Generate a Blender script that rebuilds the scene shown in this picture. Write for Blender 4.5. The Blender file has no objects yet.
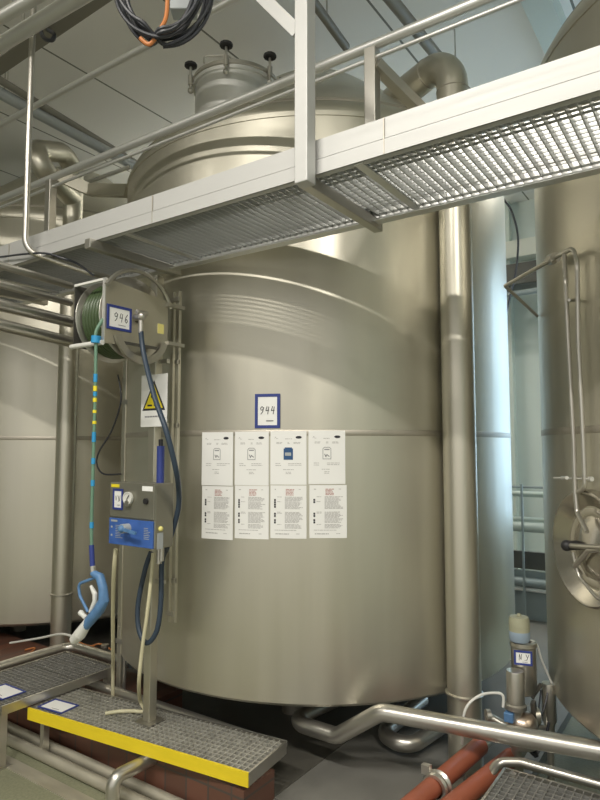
import bpy, math, random
from mathutils import Vector, Matrix
random.seed(7)
PI = math.pi
C = bpy.context.scene.collection
V = Vector

# ------------------------------------------------------------------ camera
F = 620.0
CAM = V((0, 0, 1.8))
YAW = math.radians(34.6)
PITCH = math.atan(48 / 620)
cd = bpy.data.cameras.new('camera'); cam = bpy.data.objects.new('camera', cd); C.objects.link(cam)
cam.location = CAM; cam.rotation_euler = (PI/2 + PITCH, 0, YAW)
cd.sensor_width = 36; cd.lens = F / 800 * 36; cd.clip_start = 0.05
bpy.context.scene.camera = cam
FWD = V((-math.sin(YAW)*math.cos(PITCH), math.cos(YAW)*math.cos(PITCH), math.sin(PITCH)))
RT = V((math.cos(YAW), math.sin(YAW), 0))
UP = RT.cross(FWD)
def ray(px, py): return (RT*((px-300)/F) + UP*((400-py)/F) + FWD)
def at_y(px, py, Y): r = ray(px, py); return CAM + r*(Y/r.y)
def at_x(px, py, X): r = ray(px, py); return CAM + r*(X/r.x)
def at_z(px, py, z): r = ray(px, py); return CAM + r*((z-CAM.z)/r.z)
def at_d(px, py, d): return CAM + ray(px, py)*d
def on_tank(px, py, c, R):
    r = ray(px, py); a = r.x*r.x+r.y*r.y; b = -2*(r.x*c[0]+r.y*c[1]); q = c[0]**2+c[1]**2-R*R
    D = b*b-4*a*q
    t = (-b-math.sqrt(max(D, 0)))/(2*a); return CAM + r*t
def pxd(n, d): return n/F*d

# ------------------------------------------------------------------ materials
MATS = {}
def mat(name, color, rough=.5, metal=0, emit=None, estr=1, noise=None, bump=None, alpha=None):
    m = bpy.data.materials.new(name); m.use_nodes = True; MATS[name] = m
    nt = m.node_tree; b = nt.nodes['Principled BSDF']
    b.inputs['Base Color'].default_value = (*color, 1); b.inputs['Roughness'].default_value = rough; b.inputs['Metallic'].default_value = metal
    if emit: b.inputs['Emission Color'].default_value = (*emit, 1); b.inputs['Emission Strength'].default_value = estr
    if noise:   # (scale vector, amount, roughness amount)
        sc, amt, ramt = noise
        tc = nt.nodes.new('ShaderNodeTexCoord'); mp = nt.nodes.new('ShaderNodeMapping'); mp.inputs['Scale'].default_value = sc
        nz = nt.nodes.new('ShaderNodeTexNoise'); nz.inputs['Scale'].default_value = 1; nz.inputs['Detail'].default_value = 5
        nt.links.new(tc.outputs['Object'], mp.inputs['Vector']); nt.links.new(mp.outputs[0], nz.inputs['Vector'])
        mx = nt.nodes.new('ShaderNodeMix'); mx.data_type = 'RGBA'
        lo = [max(c*(1-amt), 0) for c in color]; hi = [min(c*(1+amt), 1) for c in color]
        mx.inputs[6].default_value = (*lo, 1); mx.inputs[7].default_value = (*hi, 1)
        nt.links.new(nz.outputs[0], mx.inputs[0]); nt.links.new(mx.outputs[2], b.inputs['Base Color'])
        if ramt:
            mr = nt.nodes.new('ShaderNodeMapRange'); mr.inputs[1].default_value = .3; mr.inputs[2].default_value = .7
            mr.inputs[3].default_value = max(rough-ramt, .05); mr.inputs[4].default_value = min(rough+ramt, 1)
            nt.links.new(nz.outputs[0], mr.inputs[0]); nt.links.new(mr.outputs[0], b.inputs['Roughness'])
        if bump:
            bp = nt.nodes.new('ShaderNodeBump'); bp.inputs['Strength'].default_value = bump; bp.inputs['Distance'].default_value = .01
            nt.links.new(nz.outputs[0], bp.inputs['Height']); nt.links.new(bp.outputs[0], b.inputs['Normal'])
    return m
STEEL = mat('tank_steel', (.60, .575, .485), .38, .88, noise=((9, 9, .5), .08, .05))
STEELD = mat('weld_steel', (.50, .465, .40), .5, .9, noise=((30, 30, 8), .12, .06))
BRIGHT = mat('bright_steel', (.76, .76, .735), .42, .8, noise=((2, 25, 40), .05, .05))
HATCH = mat('hatch_steel', (.58, .55, .49), .22, .95)
PIPE = mat('pipe_steel', (.55, .53, .48), .32, .9, noise=((8, 8, 8), .05, .025))
STRIPEP = mat('light_stripe_steel', (.52, .49, .40), .55, .6, noise=((6, 20, 20), .2, .08))  # matte steel for the pale light stripes on the floor
TOE = mat('toe_board_steel', (.56, .56, .545), .6, .6, noise=((2, 25, 40), .05, .05))
BOXS = mat('box_steel', (.33, .32, .265), .45, .75, noise=((6, 6, 6), .08, .05))
GREYC = mat('grey_conduit', (.26, .25, .215), .5, .2)
GRATE = mat('grating_steel', (.48, .49, .48), .45, .7)
GRATEP = mat('pale_grating_steel', (.56, .55, .50), .5, .6, noise=((20, 20, 20), .2, .1))
GRATED = mat('worn_grating_steel', (.34, .335, .315), .55, .6, noise=((20, 20, 20), .25, .1))
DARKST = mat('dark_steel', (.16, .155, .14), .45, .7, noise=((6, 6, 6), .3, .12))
BLACK = mat('black_plastic', (.02, .02, .022), .45)
CABLE = mat('black_cable', (.03, .032, .04), .4)
WHITE = mat('white_paper', (.88, .88, .86), .7)
INK = mat('grey_ink', (.30, .30, .31), .8)
INKL = mat('pale_ink', (.47, .46, .45), .8)
INKB = mat('black_ink', (.03, .03, .04), .8)
INKR = mat('red_ink', (.50, .25, .23), .8)
BLUEI = mat('dark_blue_ink', (.03, .09, .22), .7)
BLUEF = mat('blue_frame', (.03, .05, .24), .5)
BLUEP = mat('blue_panel', (.05, .13, .42), .45, noise=((25, 25, 25), .25, .05))
BLUEG = mat('blue_gun', (.10, .22, .42), .45, noise=((30, 30, 30), .3, .05))
BLUET = mat('blue_tape', (.03, .30, .60), .5)
NAVY = mat('navy_hose', (.035, .055, .085), .42)
CREAM = mat('cream_hose', (.66, .62, .42), .5)
GREENH = mat('green_hose', (.045, .075, .028), .35, noise=((40, 40, 40), .25, .05))
GREENL = mat('pale_green_hose', (.14, .26, .18), .5)
YELLOW = mat('safety_yellow', (.86, .66, .02), .5, noise=((6, 6, 30), .12, .05))
YELP = mat('sign_yellow', (.85, .70, .03), .5)
REDP = mat('red_pipe', (.33, .095, .05), .42, noise=((12, 6, 12), .25, .08))
ORANGE = mat('orange_cable', (.55, .20, .06), .5)
COPPER = mat('tinted_steel', (.52, .43, .35), .32, .9)
PLASW = mat('white_plastic', (.72, .72, .68), .45)
PLASG = mat('grey_plastic', (.42, .45, .46), .5)
OLIVEC = mat('olive_cap', (.36, .36, .25), .5, noise=((30, 30, 30), .15, .05))
BLUECAP = mat('blue_cap_ring', (.28, .36, .44), .5)
YLAB = mat('yellow_label', (.80, .72, .25), .6)
PAINTW = mat('pale_wall_paint', (.62, .68, .64), .7, noise=((1, 1, 1), .05, 0))
PAINTG = mat('mint_beam_paint', (.60, .67, .62), .6)
GREYB = mat('grey_rack_steel', (.35, .40, .41), .5, .3)
LAMPM = mat('lamp_diffuser', (.9, .9, .88), .5, emit=(1, .95, .85), estr=6)
WINM = mat('window_daylight', (.7, .8, .9), .3, emit=(.5, .74, 1.0), estr=1.35)

PLATE = mat('floor_plate_steel', (.20, .195, .175), .42, .0, noise=((5, 5, 5), .3, .12))
SHADEF = mat('shaded_concrete', (.10, .095, .08), .4, noise=((5, 5, 5), .35, .1))  # concrete darkened in its colour for the shadow beneath the tanks
def ceiling_mat():
    m = mat('ceiling_panels', (.60, .60, .53), .75); nt = m.node_tree; b = nt.nodes['Principled BSDF']
    tc = nt.nodes.new('ShaderNodeTexCoord'); sp = nt.nodes.new('ShaderNodeSeparateXYZ'); nt.links.new(tc.outputs['Object'], sp.inputs[0])
    md = nt.nodes.new('ShaderNodeMath'); md.operation = 'MODULO'; md.inputs[1].default_value = 1.2
    ad = nt.nodes.new('ShaderNodeMath'); ad.operation = 'ADD'; ad.inputs[1].default_value = 24.45
    nt.links.new(sp.outputs['X'], ad.inputs[0]); nt.links.new(ad.outputs[0], md.inputs[0])
    lt = nt.nodes.new('ShaderNodeMath'); lt.operation = 'LESS_THAN'; lt.inputs[1].default_value = .018; nt.links.new(md.outputs[0], lt.inputs[0])
    nz = nt.nodes.new('ShaderNodeTexNoise'); nz.inputs['Scale'].default_value = .9; nt.links.new(tc.outputs['Object'], nz.inputs['Vector'])
    m1 = nt.nodes.new('ShaderNodeMix'); m1.data_type = 'RGBA'; m1.inputs[6].default_value = (.78, .77, .72, 1); m1.inputs[7].default_value = (.86, .85, .80, 1); nt.links.new(nz.outputs[0], m1.inputs[0])
    m2 = nt.nodes.new('ShaderNodeMix'); m2.data_type = 'RGBA'; m2.inputs[7].default_value = (.18, .18, .15, 1)
    nt.links.new(lt.outputs[0], m2.inputs[0]); nt.links.new(m1.outputs[2], m2.inputs[6]); nt.links.new(m2.outputs[2], b.inputs['Base Color'])
    return m
def floor_mat():
    m = mat('concrete_floor', (.3, .3, .23), .6); nt = m.node_tree; b = nt.nodes['Principled BSDF']
    tc = nt.nodes.new('ShaderNodeTexCoord')
    n1 = nt.nodes.new('ShaderNodeTexNoise'); n1.inputs['Scale'].default_value = 70; n1.inputs['Detail'].default_value = 6
    n2 = nt.nodes.new('ShaderNodeTexNoise'); n2.inputs['Scale'].default_value = 2.2; n2.inputs['Detail'].default_value = 4
    for n in (n1, n2): nt.links.new(tc.outputs['Object'], n.inputs['Vector'])
    m1 = nt.nodes.new('ShaderNodeMix'); m1.data_type = 'RGBA'; m1.inputs[6].default_value = (.20, .21, .135, 1); m1.inputs[7].default_value = (.43, .43, .29, 1)
    nt.links.new(n1.outputs[0], m1.inputs[0])
    m2 = nt.nodes.new('ShaderNodeMix'); m2.data_type = 'RGBA'; m2.blend_type = 'MULTIPLY'; m2.inputs[0].default_value = .45
    nt.links.new(m1.outputs[2], m2.inputs[6]); nt.links.new(n2.outputs[0], m2.inputs[7]); nt.links.new(m2.outputs[2], b.inputs['Base Color'])
    bp = nt.nodes.new('ShaderNodeBump'); bp.inputs['Strength'].default_value = .35; bp.inputs['Distance'].default_value = .004
    nt.links.new(n1.outputs[0], bp.inputs['Height']); nt.links.new(bp.outputs[0], b.inputs['Normal'])
    return m
def tile_mat():
    m = mat('red_brown_tiles', (.2, .08, .05), .4); nt = m.node_tree; b = nt.nodes['Principled BSDF']
    tc = nt.nodes.new('ShaderNodeTexCoord'); mp = nt.nodes.new('ShaderNodeMapping'); mp.inputs['Rotation'].default_value = (PI/2, 0, 0)
    br = nt.nodes.new('ShaderNodeTexBrick'); br.offset = 0; br.inputs['Scale'].default_value = 1
    br.inputs['Color1'].default_value = (.17, .075, .05, 1); br.inputs['Color2'].default_value = (.12, .06, .042, 1); br.inputs['Mortar'].default_value = (.08, .065, .055, 1)
    br.inputs['Brick Width'].default_value = .15; br.inputs['Row Height'].default_value = .15; br.inputs['Mortar Size'].default_value = .006
    nt.links.new(tc.outputs['Object'], mp.inputs[0]); nt.links.new(mp.outputs[0], br.inputs['Vector']); nt.links.new(br.outputs[0], b.inputs['Base Color'])
    return m
CEILM, FLOORM, TILEM = ceiling_mat(), floor_mat(), tile_mat()

# ------------------------------------------------------------------ mesh builder
class MB:
    def __init__(s): s.v = []; s.f = []
    def add(s, vs, fs):
        o = len(s.v); s.v += [V(p) for p in vs]; s.f += [tuple(i+o for i in f) for f in fs]; return s
    def obox(s, c, ax, h):
        c = V(c); a = [V(ax[i])*h[i] for i in range(3)]
        vs = [c+a[0]*i+a[1]*j+a[2]*k for i in (-1, 1) for j in (-1, 1) for k in (-1, 1)]
        return s.add(vs, [(0, 1, 3, 2), (4, 6, 7, 5), (0, 4, 5, 1), (2, 3, 7, 6), (0, 2, 6, 4), (1, 5, 7, 3)])
    def box(s, a, b):
        a, b = V(a), V(b); return s.obox((a+b)/2, ((1, 0, 0), (0, 1, 0), (0, 0, 1)), [abs(x)/2 for x in (b-a)])
    def bar(s, p, q, w, t, up=(0, 0, 1)):       # rectangular bar from p to q, w sideways, t along up
        p, q = V(p), V(q); d = (q-p); L = d.length; d.normalize(); u = V(up); sd = d.cross(u).normalized(); u = sd.cross(d)
        return s.obox((p+q)/2, (d, sd, u), (L/2, w/2, t/2))
    def cyl(s, p, q, r, r2=None, n=24, caps=True): return s.sweep([V(p), V(q)], [r, r if r2 is None else r2], n, caps)
    def sweep(s, pts, rs, n=12, caps=True, closed=False):
        pts = [V(p) for p in pts]; m = len(pts)
        tang = []
        for i in range(m):
            if closed: t = pts[(i+1) % m]-pts[i-1]
            else: t = pts[min(i+1, m-1)]-pts[max(i-1, 0)]
            tang.append(t.normalized() if t.length > 1e-9 else V((0, 0, 1)))
        a = V((0, 0, 1)) if abs(tang[0].z) < .9 else V((1, 0, 0))
        u = tang[0].cross(a).normalized(); o = len(s.v); prev = tang[0]
        for i in range(m):
            if i:
                q = prev.rotation_difference(tang[i]); u = q @ u; u = (u - tang[i]*u.dot(tang[i])).normalized(); prev = tang[i]
            w = tang[i].cross(u); r = rs[i] if isinstance(rs, (list, tuple)) else rs
            for k in range(n): a2 = 2*PI*k/n; s.v.append(pts[i]+u*(math.cos(a2)*r)+w*(math.sin(a2)*r))
        for i in range(m if closed else m-1):
            for k in range(n):
                k2 = (k+1) % n; j = (i+1) % m
                s.f.append((o+i*n+k, o+i*n+k2, o+j*n+k2, o+j*n+k))
        if caps and not closed:
            s.f.append(tuple(o+k for k in range(n))[::-1]); s.f.append(tuple(o+(m-1)*n+k for k in range(n)))
        return s
    def tube(s, pts, r, bend=0, n=14, caps=True, seg=8): return s.sweep(fillet(pts, bend, seg) if bend else pts, r, n, caps)
    def spline(s, pts, r, n=10, sub=8, closed=False): return s.sweep(catmull(pts, sub, closed), r, n, True, closed)
    def lathe(s, prof, c=(0, 0, 0), axis=(0, 0, 1), n=64, a0=0, a1=2*PI):
        c = V(c); w = V(axis).normalized(); a = V((1, 0, 0)) if abs(w.x) < .9 else V((0, 1, 0))
        u = (a - w*a.dot(w)).normalized(); t = w.cross(u); full = abs(a1-a0-2*PI) < 1e-6; o = len(s.v); m = len(prof); N = n if full else n+1
        for i in range(N):
            an = a0+(a1-a0)*i/n
            for r, h in prof: s.v.append(c+(u*math.cos(an)+t*math.sin(an))*r+w*h)
        for i in range(n):
            j = (i+1) % N
            for k in range(m-1): s.f.append((o+i*m+k, o+j*m+k, o+j*m+k+1, o+i*m+k+1))
        return s
    def ball(s, c, r, sc=(1, 1, 1), n=14):
        prof = [(math.sin(PI*i/8), -math.cos(PI*i/8)) for i in range(9)]
        b = MB().lathe([(max(p, 1e-4)*r, h*r) for p, h in prof], n=n)
        c = V(c); return s.add([c+V((p.x*sc[0], p.y*sc[1], p.z*sc[2])) for p in b.v], b.f)
    def prism(s, pts, ext):
        n = len(pts); pts = [V(p) for p in pts]; e = V(ext)
        fs = [tuple(range(n))[::-1], tuple(range(n, 2*n))]+[(i, (i+1) % n, (i+1) % n+n, i+n) for i in range(n)]
        return s.add(pts+[p+e for p in pts], fs)
    def build(s, name, m, parent=None, smooth=True, bevel=0, ang=38):
        base = origin_of(parent) if parent else None
        if base is None:
            lo = [min(p[i] for p in s.v) for i in range(3)]; hi = [max(p[i] for p in s.v) for i in range(3)]
            base = V(((lo[0]+hi[0])/2, (lo[1]+hi[1])/2, lo[2]))
        me = bpy.data.meshes.new(name); me.from_pydata([p-base for p in s.v], [], s.f); me.update()
        import bmesh
        bm = bmesh.new(); bm.from_mesh(me); bmesh.ops.recalc_face_normals(bm, faces=bm.faces); bm.to_mesh(me); bm.free()
        if smooth:
            for p in me.polygons: p.use_smooth = True
            me.set_sharp_from_angle(angle=math.radians(ang))
        me.materials.append(m)
        o = bpy.data.objects.new(name, me); C.objects.link(o); ORG[o.name] = base
        if parent: o.parent = parent
        else: o.location = base
        if bevel:
            md = o.modifiers.new('bevel', 'BEVEL'); md.width = bevel; md.segments = 2; md.limit_method = 'ANGLE'; md.angle_limit = math.radians(50)
        return o
ORG = {}
def origin_of(o): return ORG[o.name]
def fillet(pts, R, seg=8):
    pts = [V(p) for p in pts]; out = [pts[0]]
    for i in range(1, len(pts)-1):
        a, b, c = pts[i-1], pts[i], pts[i+1]; d1 = (a-b); d2 = (c-b); r_ = R[i-1] if isinstance(R, (list, tuple)) else R
        th = d1.angle(d2)
        if th > PI-.02: out.append(b); continue
        t = min(r_/math.tan(th/2), d1.length*.49, d2.length*.49); d1.normalize(); d2.normalize(); rr = t*math.tan(th/2)
        ctr = b+(d1+d2).normalized()*(rr/math.sin(th/2)); p0 = b+d1*t-ctr; p1 = b+d2*t-ctr; an = p0.angle(p1)
        for k in range(seg+1):
            x = k/seg; out.append(ctr+(p0*math.sin((1-x)*an)+p1*math.sin(x*an))/math.sin(an))
    out.append(pts[-1]); return out
def catmull(pts, sub, closed=False):
    P = [V(p) for p in pts]; n = len(P); out = []
    for i in range(n if closed else n-1):
        g = (lambda k: P[k % n]) if closed else (lambda k: P[min(max(k, 0), n-1)])
        p0, p1, p2, p3 = g(i-1), g(i), g(i+1), g(i+2)
        for k in range(sub):
            t = k/sub; out.append(.5*((2*p1)+(p2-p0)*t+(2*p0-5*p1+4*p2-p3)*t*t+(3*p1-p0-3*p2+p3)*t**3))
    if not closed: out.append(P[-1])
    return out
def thing(name, label, cat, loc, group=None):
    o = bpy.data.objects.new(name, None); C.objects.link(o); o.location = V(loc); o.empty_display_size = .1; ORG[o.name] = V(loc)
    return tag(o, label, cat, group)
def tag(o, label, cat, group=None):
    o['label'] = label; o['category'] = cat
    if group: o['group'] = group
    return o
def struct(o): o['kind'] = 'structure'; return o
def P(label, o): o['label'] = label; return o

# printed sheets: S(u, v, off) maps sheet coordinates in metres to the world
def plane(o, u, v):
    o = V(o); u = V(u).normalized(); v = V(v).normalized(); n = u.cross(v)
    return lambda a, b, k=0: o+u*a+v*b+n*k
def rect(mb, S, x0, y0, x1, y1, k=.0008, n=1):
    vs = []; fs = []
    for i in range(n+1):
        x = x0+(x1-x0)*i/n; vs += [S(x, y0, k), S(x, y1, k)]
    for i in range(n): fs.append((2*i, 2*i+2, 2*i+3, 2*i+1))
    return mb.add(vs, fs)
def slab(mb, S, x0, y0, x1, y1, t, k=0, n=1):
    vs = []; fs = []
    for i in range(n+1):
        x = x0+(x1-x0)*i/n; vs += [S(x, y0, k), S(x, y1, k), S(x, y1, k+t), S(x, y0, k+t)]
    for i in range(n):
        a, b = 4*i, 4*i+4
        for j in range(4): fs.append((a+j, a+(j+1) % 4, b+(j+1) % 4, b+j))
    fs += [(0, 1, 2, 3), (4*n, 4*n+3, 4*n+2, 4*n+1)]
    return mb.add(vs, fs)
def frame(mb, S, x0, y0, x1, y1, w, t, k=0):
    for a in ((x0, y0, x1, y0+w), (x0, y1-w, x1, y1), (x0, y0+w, x0+w, y1-w), (x1-w, y0+w, x1, y1-w)): slab(mb, S, *a, t, k)
    return mb
def stroke(mb, S, pts, w, k=.0012):
    for (xa, ya), (xb, yb) in zip(pts, pts[1:]):
        L = math.hypot(xb-xa, yb-ya); nx, ny = -(yb-ya)/L*w/2, (xb-xa)/L*w/2; ex, ey = (xb-xa)/L*w*.4, (yb-ya)/L*w*.4
        mb.add([S(xa+nx-ex, ya+ny-ey, k), S(xa-nx-ex, ya-ny-ey, k), S(xb-nx+ex, yb-ny+ey, k), S(xb+nx+ex, yb+ny+ey, k)], [(0, 1, 2, 3)])
    return mb
DIG = {'9': [[(.8, .8), (.45, 1), (.1, .78), (.25, .52), (.6, .55), (.82, .85), (.6, .3), (.2, 0)]],
       '4': [[(.35, 1), (.1, .45), (.75, .5)], [(.75, .95), (.5, 0)]],
       '6': [[(.7, 1), (.25, .6), (.1, .2), (.4, 0), (.7, .2), (.5, .45), (.15, .3)]],
       'N': [[(.1, 0), (.2, .95), (.6, .1), (.8, 1)]], 'Y': [[(.1, 1), (.4, .5)], [(.85, 1), (.2, 0)]], '.': [[(.4, .0), (.5, .08)]],
       'v': [[(.1, .9), (.35, .2), (.8, 1)]]}
def write(mb, S, txt, x, y, h, w, adv=.75):
    for ch in txt:
        for st in DIG[ch]: stroke(mb, S, [(x+a*h*.6, y+b*h) for a, b in st], w)
        x += h*adv*(.5 if ch == '.' else 1)
    return mb
def text_lines(mb, S, x0, x1, y, h, n, gap, rnd, n_seg=2):
    for i in range(n):
        x = x0; end = x0+(x1-x0)*rnd.uniform(.72, 1)
        while x < end-.002:
            w = min(rnd.uniform(.006, .022), end-x); rect(mb, S, x, y-h, x+w, y, .0009); x += w+.0025
        y -= gap
    return mb
def label_frame(name, S, w, h, txt, label, cat='sign', th=.035, tx=.1, bw=.013, group=None):
    mb = MB(); slab(mb, S, 0, 0, w, h, .002)
    b = S(w/2, 0, 0); root = thing(name, label, cat, b, group)
    mb.build('card', WHITE, root)
    frame(MB(), S, -.002, -.002, w+.002, h+.002, bw, .005).build('border', BLUEF, root, bevel=.0008)
    lt = MB(); write(lt, S, txt, w*tx, h*.5-th*.4, th, th*.085)
    rect(lt, S, w*.45, h*.2, w*.75, h*.22, .0025)
    ob = MB(); ob.v = lt.v; ob.f = lt.f
    # strokes sit just proud of the card
    n = (S(0, 0, 1)-S(0, 0, 0)).normalized(); ob.v = [p+n*.0016 for p in ob.v]
    ob.build('handwriting', INKB, root, smooth=False)
    return root

# ------------------------------------------------------------------ the setting
XW0, XW1, YW0, YW1, ZC = -10.5, 5.0, -3.5, 8.1, 5.0
struct(MB().box((XW0, YW0, -.1), (XW1, YW1, 0)).build('floor', FLOORM, smooth=False))
struct(MB().box((XW0, YW0, ZC), (XW1, YW1, ZC+.1)).build('ceiling', CEILM, smooth=False))
struct(MB().box((XW0-.1, YW0, 0), (XW0, YW1, ZC)).build('wall_left', PAINTW, smooth=False))
struct(MB().box((XW1, YW0, 0), (XW1+.1, YW1, ZC)).build('wall_right', PAINTW, smooth=False))
struct(MB().box((XW0, YW1, 0), (XW1, YW1+.1, ZC)).build('wall_back', PAINTW, smooth=False))
struct(MB().box((XW0, YW0-.1, 0), (-4.3, YW0, ZC)).build('shade_wall_front', mat('shade_wall_grey', (.48, .48, .43), .7), smooth=False))  # unseen part wall, added to darken the left tank
# daylight window in the back wall, behind the right-hand tank
w = struct(MB().box((-1.35, YW1-.02, .9), (4.4, YW1, 4.2)).build('window_1', WINM, smooth=False))
fr = MB()
for x in (-1.4, .05, 1.5, 2.95, 4.4): fr.box((x-.04, YW1-.07, .86), (x+.04, YW1-.021, 4.24))
for z in (.88, 2.6, 4.22): fr.box((-1.36, YW1-.06, z-.03), (4.36, YW1-.021, z+.03))
fo = fr.build('window_frame', PAINTG, w, smooth=False)
# tiled plinth under the tanks
struct(MB().box((XW0, 2.36, 0), (-1.95, 2.6, .19)).build('trim_1', TILEM, smooth=False))
struct(MB().box((XW0, 2.6, 0), (-3.1, 3.1, .19)).build('trim_8', TILEM, smooth=False))
struct(MB().box((XW0, 3.1, 0), (-3.1, 7, .06)).box((-3.1, 2.6, 0), (-1.95, 7, .06)).build('trim_9', SHADEF, smooth=False))  # slab with the under-tank shadow put into its colour
struct(MB().box((-1.95, 2.6, 0), (-.95, 7, .055)).build('trim_10', PLATE, smooth=False))
# dark wet steel floor plate at the right
struct(MB().box((-1.95, 1.2, 0), (-.95, 2.6, .05)).build('trim_2', PLATE, smooth=False))
# ceiling joists
for i, x in enumerate((-.95, -.1, 1.0)):
    struct(MB().box((x-.09, .5, ZC-.16), (x+.09, YW1, ZC)).build('trim_%d' % (3+i), PAINTG, smooth=False))
# far wall joinery seen through the gap between the tanks
struct(MB().box((-2.42, YW1-.12, 0), (-2.22, YW1, ZC)).build('trim_6', PAINTG, smooth=False))
zb = at_y(525, 246, YW1-.2).z
struct(MB().box((-4.5, YW1-.2, zb-.12), (-1.5, YW1, zb+.1)).build('trim_7', mat('cream_beam_paint', (.75, .76, .68), .6), smooth=False))

# ------------------------------------------------------------------ tanks
R = 1.465; ZT = 3.715
def floor_z(x, y):
    if 2.36 < y < 2.6 and x < -1.95: return .19
    if 2.6 <= y < 3.1 and x < -3.1: return .19
    if 2.6 <= y < 7 and x < -.95: return .06
    return 0
TC = (-2.69, 4.106); TR = (.531, 4.106); TL = (-5.91, 4.106)
def make_tank(c, label, zt, ZB):
    t = thing('storage_tank', label, 'tank', (c[0], c[1], 0), 'stainless storage tanks in a row')
    cx = (c[0], c[1], 0)
    MB().lathe([(R-.012, ZB+.02), (R, ZB+.035), (R, zt)], cx, n=160).build('shell', STEEL, t)
    MB().lathe([(R, 1.868), (R+.002, 1.871), (R+.002, 1.899), (R, 1.902)], cx, n=160).build('weld_seam', STEELD, t)
    k = [(R, zt), (R+.006, zt+.002), (R+.006, zt+.03), (R-.004, zt+.034)]
    for i in range(1, 8):
        a = i/7*math.radians(52); k.append((R-.004-.13*(1-math.cos(a)), zt+.034+.12*math.sin(a)))
    r0, z0 = k[-1]; k += [(r0-.004, z0+.012), (r0-.95, z0+.80), (.2, z0+.92), (.001, z0+.94)]
    MB().lathe(k, cx, n=160).build('roof', STEEL, t)
    MB().lathe([(r0+.004, z0-.012), (r0+.008, z0-.004), (r0+.004, z0+.012), (r0-.004, z0+.014)], cx, n=160).build('roof_weld', STEELD, t)
    MB().lathe([(.001, ZB-.03), (R*.6, ZB-.02), (R-.06, ZB), (R-.012, ZB+.02)], cx, n=120).build('bottom', STEELD, t)
    for i in range(4):
        a = math.radians(20+90*i); p = V((c[0]+math.cos(a)*(R-.8), c[1]+math.sin(a)*(R-.8), 0))
        zf = floor_z(p.x, p.y)
        MB().cyl((p.x, p.y, zf), (p.x, p.y, ZB-.015), .07).build('leg', STEELD, t)
    return t
tank = make_tank(TC, 'large stainless tank in the middle with eight white sheets taped on its shell', ZT, .392)
tankl = make_tank(TL, 'stainless tank furthest left, behind the green hose reel', ZT+.09, .305)
tankr = make_tank(TR, 'stainless tank at the right edge with a round side hatch and thin spray tubes', ZT+.12, .49)

# top manway of the middle tank (a part, with clamps as sub-parts)
def roof_hit(px, py, c, zt):
    rr = ray(px, py); t = 2.5
    while t < 8:
        p = CAM+rr*t; rho = math.hypot(p.x-c[0], p.y-c[1]); r0 = R-.054; z0 = zt+.129
        if rho < r0 and p.z < z0+(r0-rho)*.84: return p, t
        t += .002
    return CAM+rr*4, 4
fp, fd = roof_hit(232, 93, TC, ZT)
mr = pxd(41, fd+.2); mw = MB()
hd = V((ray(236, 98).x, ray(236, 98).y, 0)).normalized()
mc = fp+hd*mr+RT*pxd(4, fd)
zt_ = at_d(232, 63, fd).z
print('manway', fp, fd, mr, mc, zt_)
root = mw.lathe([(mr, fp.z-.25), (mr, zt_-.03), (mr+.018, zt_-.03), (mr+.018, zt_-.008), (mr, zt_-.008)], (mc.x, mc.y, 0), n=64).build('manway', BRIGHT, tank)
MB().lathe([(mr+.012, zt_-.006), (mr+.022, zt_+.0), (mr+.022, zt_+.022), (mr, zt_+.04), (mr*.6, zt_+.065), (.001, zt_+.075)], (mc.x, mc.y, 0), n=64).build('manway_lid', PIPE, root)
toC = V((-mc.x, -mc.y, 0)).normalized(); a0 = math.atan2(toC.y, toC.x)
for da in (-78, -12, 45):
    a = a0+math.radians(da); p = V((mc.x+math.cos(a)*(mr+.035), mc.y+math.sin(a)*(mr+.035), 0))
    MB().cyl(p+V((0, 0, zt_-.075)), p+V((0, 0, zt_+.10)), .009, n=12).cyl(p+V((0, 0, zt_-.03)), p+V((0, 0, zt_+.035)), .017, n=12).ball(p+V((0, 0, zt_-.07)), .02).build('clamp_bolt', PIPE, root)
    MB().lathe([(.001, .095), (.035, .095), (.043, .1), (.043, .115), (.035, .122), (.001, .122)], p+V((0, 0, zt_)), n=10).build('clamp_knob', BLACK, root)
a = a0+math.radians(82); p = V((mc.x+math.cos(a)*(mr+.05), mc.y+math.sin(a)*(mr+.05), zt_))
MB().obox(p+V((0, 0, .0)), ((math.cos(a), math.sin(a), 0), (-math.sin(a), math.cos(a), 0), (0, 0, 1)), (.03, .02, .07)).build('hinge', BLACK, root, bevel=.006)
p = V((mc.x+math.cos(a0-.6)*mr*.8, mc.y+math.sin(a0-.6)*mr*.8, zt_+.06))
MB().tube([p+V((-.07, -.05, 0)), p+V((-.07, -.05, .05)), p+V((.07, .05, .05)), p+V((.07, .05, 0))], .007, .02).build('lid_handle', PIPE, root)

# side hatch of the right tank
hp = on_tank(594, 548, TR, R); hn = V((hp.x-TR[0], hp.y-TR[1], 0)).normalized(); hr = .262
h = MB().lathe([(hr, -.10), (hr, .035), (hr-.004, .045), (hr-.012, .048), (hr-.02, .045), (hr-.075, -.0), (hr-.085, -.004)], hp, hn, n=72).build('side_hatch', HATCH, tankr)
MB().lathe([(hr-.085, -.03), (hr-.085, .004), (hr-.1, .008), (hr-.12, .002), (.08, .03), (.001, .038)], hp, hn, n=72).build('hatch_door', HATCH, h)
hu = V((0, 0, 1)); hs = hu.cross(hn)           # hs points to the viewer's right of the hatch
def H(a, b, k): return hp+hs*a+hu*b+hn*k
MB().cyl(H(-.085, .0, -.0), H(-.085, .0, .075), .022, n=16).ball(H(-.085, 0, .08), .026).build('hatch_knob', BLACK, h)
MB().tube([H(-.085, .0, .075), H(.17, .03, .075)], .011).build('swing_arm', PIPE, h)
MB().tube([H(-.075, -.13, .02), H(-.06, -.09, .06), H(.06, -.0, .07), H(.15, .02, .07)], .011, .03).build('lever', PIPE, h)
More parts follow.
